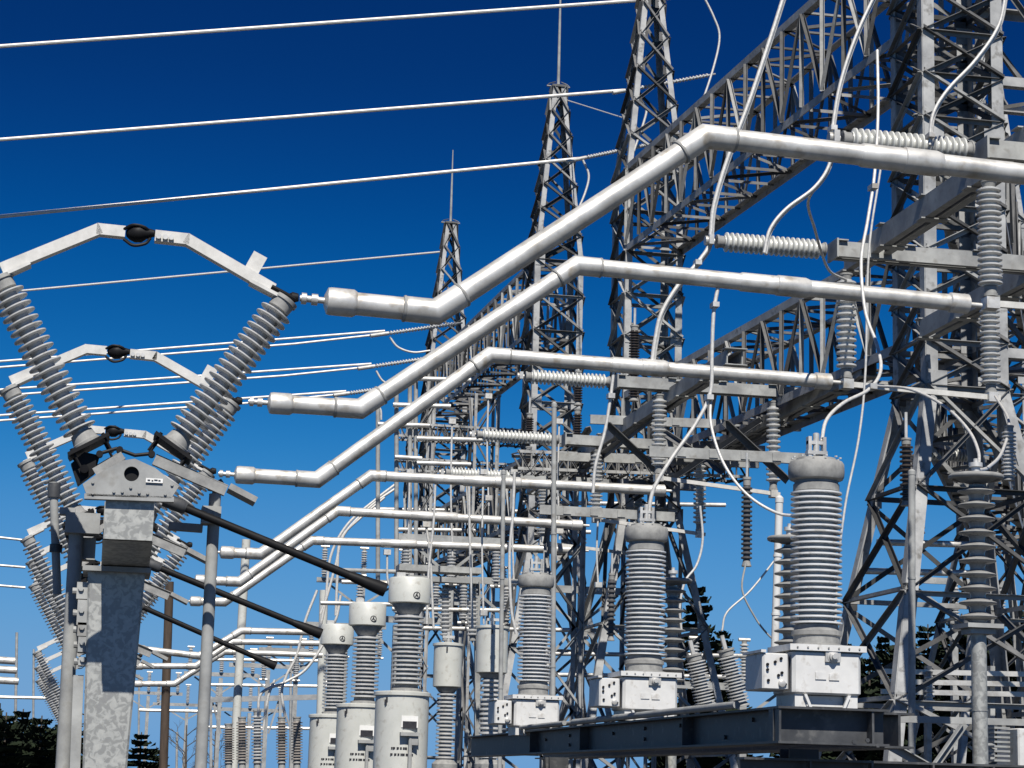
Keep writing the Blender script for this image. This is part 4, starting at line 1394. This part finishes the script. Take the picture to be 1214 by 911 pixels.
# far gantry and post insulators at lower left centre
fg = thing('far_gantry', 'far low steel gantry behind the black blade tips', 'gantry', U(310, 900, 62))
s6 = S(62)
MB().channel(U(245, 830, 62), U(400, 826, 62), 6*s6, .1, (0, -1, 0)).build('beam', M['galv_far'], fg)
for x in (250, 332, 398):
    MB().bar(U(x, 828, 62), U(x, 935, 62), 3*s6, .1, (1, 0, 0)).build('leg', M['galv_far'], fg)
for x, d in ((332, -14), (332, 14), (398, -14), (250, 12)):
    MB().bar(U(x, 826, 62.1), U(x+d, 870, 62.1), 2*s6, .05, (1, 0, 0)).build('brace', M['galv_far'], fg)
for i, (x, y0, y1, mt) in enumerate(((271, 858, 905, 'brown2'), (287, 850, 905, 'brown2'), (305, 842, 905, 'porcelain'), (334, 850, 905, 'brown2'), (352, 850, 905, 'brown2'))):
    if 'brown2' not in M:
        M['brown2'] = mat('warm_grey_brown_glaze', (0.26, 0.235, 0.21), (0.38, 0.35, 0.32), 10, .35)
    o = thing('far_post_insulator', ['leftmost brown post insulator in the far row under the black blade tips', 'second brown post insulator from the left in the far row', 'grey post insulator in the middle of the far row of brown ones', 'second brown post insulator from the right in the far row', 'rightmost brown post insulator in the far row beside the pale tanks'][i], 'insulator', U(x, 911, 48), 'far post insulators in a row')
    insulator(o, 'sheds', U(x, y1, 48), U(x, y0, 48), 6.5*S(48), 14, .75, .06, .1, mt=mt, seg=16)
    MB().tube([U(x, y1, 48), U(x, 932, 48)], 4*S(48), 10).build('stand', M['galv'], o)

# left edge: far tubes ends and hardware beyond the V switches
for i, (q, lab) in enumerate(((((-30, 781), (18, 784)), 'upper stub of three far pale tubes at the left edge'), (((-30, 792), (20, 795)), 'middle stub of three far pale tubes at the left edge'), (((-30, 805), (22, 808)), 'lowest stub of three far pale tubes at the left edge'),
                              (((-30, 634), (31, 641)), 'upper thin lead from the left edge to the far V switches'), (((-30, 668), (30, 673)), 'middle thin lead from the left edge to the far V switches'), (((-30, 692), (30, 697)), 'lower thin lead from the left edge to the far V switches'))):
    Y = (45, 47, 49, 28.4, 32.5, 36.6)[i]
    tag(MB().tube([U(*q[0], Y), U(*q[1], Y)], (4, 4, 4, 1.4, 1.4, 1.4)[i]*S(Y), 12).build('far_tube' if i < 3 else 'switch_lead', M['alu']), lab, 'bus tube' if i < 3 else 'lead', 'far tubes at the left edge' if i < 3 else 'leads at the left edge')

# bus supports far behind, in the crowded centre
def bus_support(label, px, py, Y, w, hang):
    c = U(px, py, Y)
    o = thing('bus_support', label, 'bus support', Vector((c.x, Y, 0)), 'far bus supports in the crowded centre')
    MB().box((c.x, Y, c.z/2-.06), .14, .14, c.z-.12).build('post', M['galv'], o)
    MB().channel(Vector((c.x-w, Y-.08, c.z)), Vector((c.x+w, Y-.08, c.z)), .14, .07, (0, -1, 0)).build('crossarm', M['galv'], o)
    for k in (-.85, 0, .85):
        p = Vector((c.x+k*w, Y-.12, c.z+(-.08 if hang else .08)))
        e = p+Vector((0, 0, -.85 if hang else .85))
        insulator(o, 'insulator', p, e, .09, 11, .65, .06, .09, seg=14)
        MB().tube([e+Vector((-.12, 0, 0)), e+Vector((.12, 0, 0))], .035, 8).build('clamp', M['alu'], o)
    for k in (-1, 1):
        MB().angle(Vector((c.x, Y+.08, c.z-.7)), Vector((c.x+k*w*.7, Y+.08, c.z-.08)), .06, (0, 1, 0)).build('knee_brace', M['galv'], o)
    return o


for px, py, Y, w, hg, lab in ((535, 640, 42, 1.1, True, 'far bus support with hanging insulators below the farthest tower'), (470, 735, 46, 1.0, False, 'far bus support with upright insulators right behind the nearest tank column'), (600, 690, 44, 1.1, True, 'far bus support with hanging insulators left of the smallest current transformer'),
                              (548, 715, 52, 1.2, False, 'far bus support with upright insulators above the smaller white can'), (690, 700, 40, 1.1, True, 'far bus support between the smallest and the middle current transformers'), (430, 690, 58, 1.3, False, 'farthest bus support, above the middle pale tank'),
                              (880, 815, 40, 1.2, False, 'low bus support behind the slanted bushings'), (1130, 690, 44, 1.3, True, 'far bus support seen between the right tower legs and the pipe post')):
    bus_support(lab, px, py, Y, w, hg)
for px, py, Y, w, hg, lab in ((262, 800, 75, 1.3, False, 'small far bus support between the operating pipe and the far pole'), (318, 790, 70, 1.3, False, 'small far bus support under the small far bus tubes'), (352, 772, 66, 1.2, True, 'small far bus support left of the leftmost pale tank'), (176, 822, 95, 1.5, False, 'tiny far bus support beside the spotted column'),
                              (222, 836, 100, 1.6, False, 'tiny far bus support right of the wooden pole'), (296, 842, 85, 1.4, False, 'tiny far bus support over the far row of post insulators'), (410, 742, 62, 1.2, True, 'far bus support between the pale tank caps')):
    bus_support(lab, px, py, Y, w, hg)
for x0, x1, y, Y, lab in ((240, 400, 782, 66, 'far level bus pipe under the small far bus tubes'), (165, 260, 842, 90, 'far level bus pipe behind the wooden pole'), (250, 400, 812, 72, 'far level bus pipe above the far gantry'), (240, 372, 862, 80, 'far level bus pipe behind the row of post insulators'), (-30, 62, 826, 80, 'far level bus pipe above the trees at the left edge')):
    tag(MB().tube([U(x0, y, Y), U(x1, y+2, Y)], 1.8*S(Y), 8).build('small_bus_pipe', M['alu']), lab, 'pipe', 'short level bus pipes')
for px, py, Y, r, lab in ((40, 770, 95, 1.3, 'second thin far mast, right of the one at the left edge'), (165, 800, 100, 1.2, 'thin far mast just right of the spotted column'), (345, 760, 85, 1.6, 'thin far mast left of the leftmost pale tank'), (307, 800, 95, 1.3, 'thin far mast among the far post insulators')):
    pipe_post('mast', lab, 'mast', ((px-1, 930), (px, py)), Y, r, 'galv', 'thin far masts', False)
for px, y0, y1, Y, lab in ((536, 500, 660, 38, 'thin straight lead crossing the level insulators left of centre'), (579, 470, 600, 39, 'thin straight lead right of the farthest tower'), (609, 560, 700, 36, 'thin straight lead under the leftmost level insulator'), (663, 500, 640, 33, 'thin straight lead beside the right leg of the rodded tower'),
                           (646, 640, 740, 36, 'thin straight lead under the smallest hanging switch'), (709, 612, 700, 32.4, 'thin straight lead under the hanging switch of the fifth tube'), (573, 560, 740, 29, 'thin straight lead above the larger white can'), (486, 560, 690, 43, 'thin straight lead by the pipe frame')):
    cable(lab, [(px, y0), (px-1.5, (y0+y1)/2), (px+.5, y1)], Y, 1.2, clamp=(.02, .98))
for x0, x1, y, Y, lab in ((440, 640, 604, 52, 'thin level bus pipe crossing the towers below the fourth tube'), (470, 700, 628, 48, 'thin level bus pipe crossing the towers below the fifth tube'), (500, 740, 745, 42, 'thin level bus pipe behind the white cans'), (620, 860, 596, 43, 'thin level bus pipe below the middle arms'), (640, 900, 775, 38, 'low level bus pipe behind the middle current transformer'), (640, 900, 800, 40, 'lowest level bus pipe behind the middle current transformer')):
    tag(MB().tube([U(x0, y, Y), U(x1, y+3, Y)], 2.6*S(Y), 10).build('small_bus_pipe', M['alu']), lab, 'pipe', 'short level bus pipes')

# right-hand background equipment: level bars, post
rb = thing('far_bus_rack', 'rack of three pale level bars behind the pipe post at lower right', 'bus rack', U(1120, 860, 24))
s2 = S(24)
for y in (796, 808, 820):
    MB().bar(U(1045, y, 24), U(1235, y+4, 24), 6*s2, .06).build('bus_bar', M['alu'], rb)
MB().bar(U(1100, 790, 24.1), U(1100, 930, 24.1), 6*s2, .1, (1, 0, 0)).build('post', M['galv'], rb)
MB().bar(U(1175, 790, 24.1), U(1175, 930, 24.1), 6*s2, .1, (1, 0, 0)).build('post', M['galv'], rb)
insulator(rb, 'insulator', U(1102, 850, 23.9), U(1102, 796, 23.9), 6*s2, 8, .7, .1, .1)
sb = thing('side_beam', 'dark level channel running right from the transformer beam to the pipe post', 'beam', U(1052, 850, 13.4))
MB().channel(U(1052, 852, 13.4), U(1260, 858, 13.4), 8*S(13.4), .05, (0, -1, 0)).build('section', M['galv'], sb)
rk = thing('control_cabinet', 'pale cabinet with ribbed cooling side at the lower right corner', 'cabinet', U(1205, 900, 19))
s9 = S(19)
MB().bbox(U(1222, 900, 19), 60*s9, .5, 70*s9, .015).build('housing', M['tankpaint'], rk)
mb = MB()
for k in range(9):
    mb.box(U(1183, 858+k*5.5, 18.9), 20*s9, .2, 2.4*s9)
mb.build('cooling_fins', M['galv'], rk)
for (a, b, lab) in (((1020, 860), (1100, 905), 'slanted steel strut below the side channel'), ((1105, 905), (1140, 855), 'short pale steel strut by the pipe post')):
    tag(MB().angle(U(*a, 15), U(*b, 15), .06, (0, -1, 0)).build('strut', M['galv']), lab, 'strut')
for x0, x1, y, Y, lab in ((1040, 1150, 643, 26, 'upper short level bus pipe seen through the right tower legs'), (1020, 1150, 677, 26, 'lower short level bus pipe seen through the right tower legs')):
    tag(MB().tube([U(x0, y, Y), U(x1, y+3, Y)], 4*S(Y), 14).build('small_bus_pipe', M['alu']), lab, 'pipe', 'short level bus pipes')

# ------------------------------------------------------------------ trees
def conifer_mesh(h, r, seed, dens=1.0):
    rd = random.Random(seed)
    mb = MB()
    nl = int(h*4)
    for i in range(nl):
        t = i/nl
        z = h*(.06+.93*t)
        rr = r*(1-t)**.8*(.75+.5*rd.random())+.12
        nb = int((7+8*(1-t))*dens)
        for k in range(nb):
            a = rd.random()*6.283
            L = rr*(.6+.5*rd.random())
            d = Vector((math.cos(a), math.sin(a), -.12+.35*t+.2*rd.random()))
            side = Vector((-math.sin(a), math.cos(a), 0))
            n = max(3, int(L*7))
            for j in range(n):
                u = (j+.5+rd.random()*.5)/n
                p = Vector((0, 0, z))+d*L*u+Vector((0, 0, -.25*L*u*u))
                wl = (.22+.36*(1-u))*min(1.0, L)
                for sg in (-1, 1):
                    e = p+side*sg*wl*(.7+.6*rd.random())+d*wl*.7+Vector((0, 0, -.12*wl+rd.uniform(-.1, .1)))
                    b = len(mb.v)
                    w2 = d*.11+Vector((0, 0, .05))
                    mb.v += [p-w2, p+w2, e+Vector((0, 0, .02)), e-Vector((0, 0, .02))]
                    mb.f.append((b, b+1, b+2, b+3))
    return mb


def trunk_mesh(h, r):
    return MB().tube([(0, 0, -.2), (0, 0, h*.5), (0, 0, h*.98)], [r, r*.6, .02], 10)


protos = {}
def conifer(label, px, pyt, Y, r, seed, group='dark conifers'):
    top = U(px, pyt, Y)
    h = top.z
    if seed not in protos:
        protos[seed] = None
    o = thing('conifer', label, 'tree', Vector((top.x, Y, 0)), group)
    for nm, mb, mt in (('crown', conifer_mesh(h, r, seed), 'needle'), ('trunk', trunk_mesh(h, h*.018+.03), 'bark')):
        mb.v = [v+Vector((top.x, Y, 0)) for v in mb.v]
        mb.build(nm, M[mt], o)
    return o


conifer('dark conifer behind the second tower, right of the middle current transformer', 826, 688, 52, 1.6, 3)
conifer('smaller dark conifer right of the one behind the second tower', 855, 742, 58, 1.3, 4)
for i, (px, py, Y, r) in enumerate(((-14, 818, 70, 1.8), (8, 842, 66, 1.6), (28, 838, 70, 1.7), (50, 846, 68, 1.6), (72, 868, 74, 1.4), (168, 866, 80, 1.6), (186, 884, 84, 1.3))):
    conifer(['leftmost dark conifer, cut by the left edge', 'dark conifer beside the left edge, lower than its neighbours', 'dark conifer under the thin mast at lower left', 'dark conifer just left of the steel pipe at lower left', 'low dark conifer behind the left operating pipe', 'dark conifer just right of the spotted column', 'low dark conifer under the wooden pole'][i], px, py, Y, r, 10+i)
for i, (px, py, Y, r) in enumerate(((1060, 760, 60, 2.2), (1100, 735, 62, 2.4), (1140, 722, 58, 2.4), (1182, 735, 60, 2.4), (1214, 716, 57, 2.4), (1016, 800, 66, 2.0), (945, 815, 70, 1.8))):
    conifer(['dark conifer behind the left leg of the right tower', 'dark conifer in the middle of the right tower legs', 'tall dark conifer directly behind the pipe post of the nearest arrester', 'dark conifer right of the pipe post', 'dark conifer at the right edge', 'low dark conifer behind the largest current transformer tank', 'low dark conifer behind the white pole'][i], px, py, Y, r, 30+i)


for i in range(16):
    px = 1005+i*15+random.uniform(-5, 5)
    conifer('dark conifer in the crowded row of trees across the lower right', px, 775+random.uniform(-25, 30)-(i*1.5), 72+random.uniform(-3, 3), 2.4, 60+i, 'conifers of the lower right row')
for i in range(9):
    px = -10+i*13+random.uniform(-4, 4)
    conifer('dark conifer in the crowded row of low trees at lower left', px, 862+random.uniform(-16, 14), 82+random.uniform(-3, 3), 1.9, 90+i, 'conifers of the lower left row')


def bare_tree(label, px, pyt, Y, seed):
    rd = random.Random(seed)
    top = U(px, pyt, Y)
    o = thing('bare_tree', label, 'tree', Vector((top.x, Y, 0)), 'leafless trees')
    h = top.z
    b = Vector((top.x, Y, 0))
    MB().tube([b, b+Vector((.05, 0, h*.5)), b+Vector((0, 0, h*.9))], [.08, .05, .02], 8).build('trunk', M['bark'], o)
    mb = MB()
    def grow(p, d, L, r, n):
        e = p+d*L
        mb.tube([p, lerp(p, e, .5)+Vector((rd.uniform(-.1, .1), 0, rd.uniform(-.1, .1)))*L*.5, e], [r, r*.75, r*.5], 5)
        if n:
            for k in range(3):
                grow(lerp(p, e, .45+.5*rd.random()), (d+Vector((rd.uniform(-.8, .8), rd.uniform(-.8, .8), rd.uniform(-.2, .5)))).normalized(), L*.62, r*.5, n-1)
    for k in range(9):
        a = rd.random()*6.28
        grow(b+Vector((0, 0, h*(.35+.055*k))), Vector((math.cos(a), math.sin(a), .8)).normalized(), h*.2, .022, 3)
    mb.build('branches', M['bark'], o)


bare_tree('leafless tree right of the wooden pole at lower left', 222, 848, 85, 1)
bare_tree('leafless tree left of the far post insulators', 256, 856, 90, 5)

# tidy helper properties
for o in bpy.data.objects:
    if '_o' in o.keys():
        del o['_o']
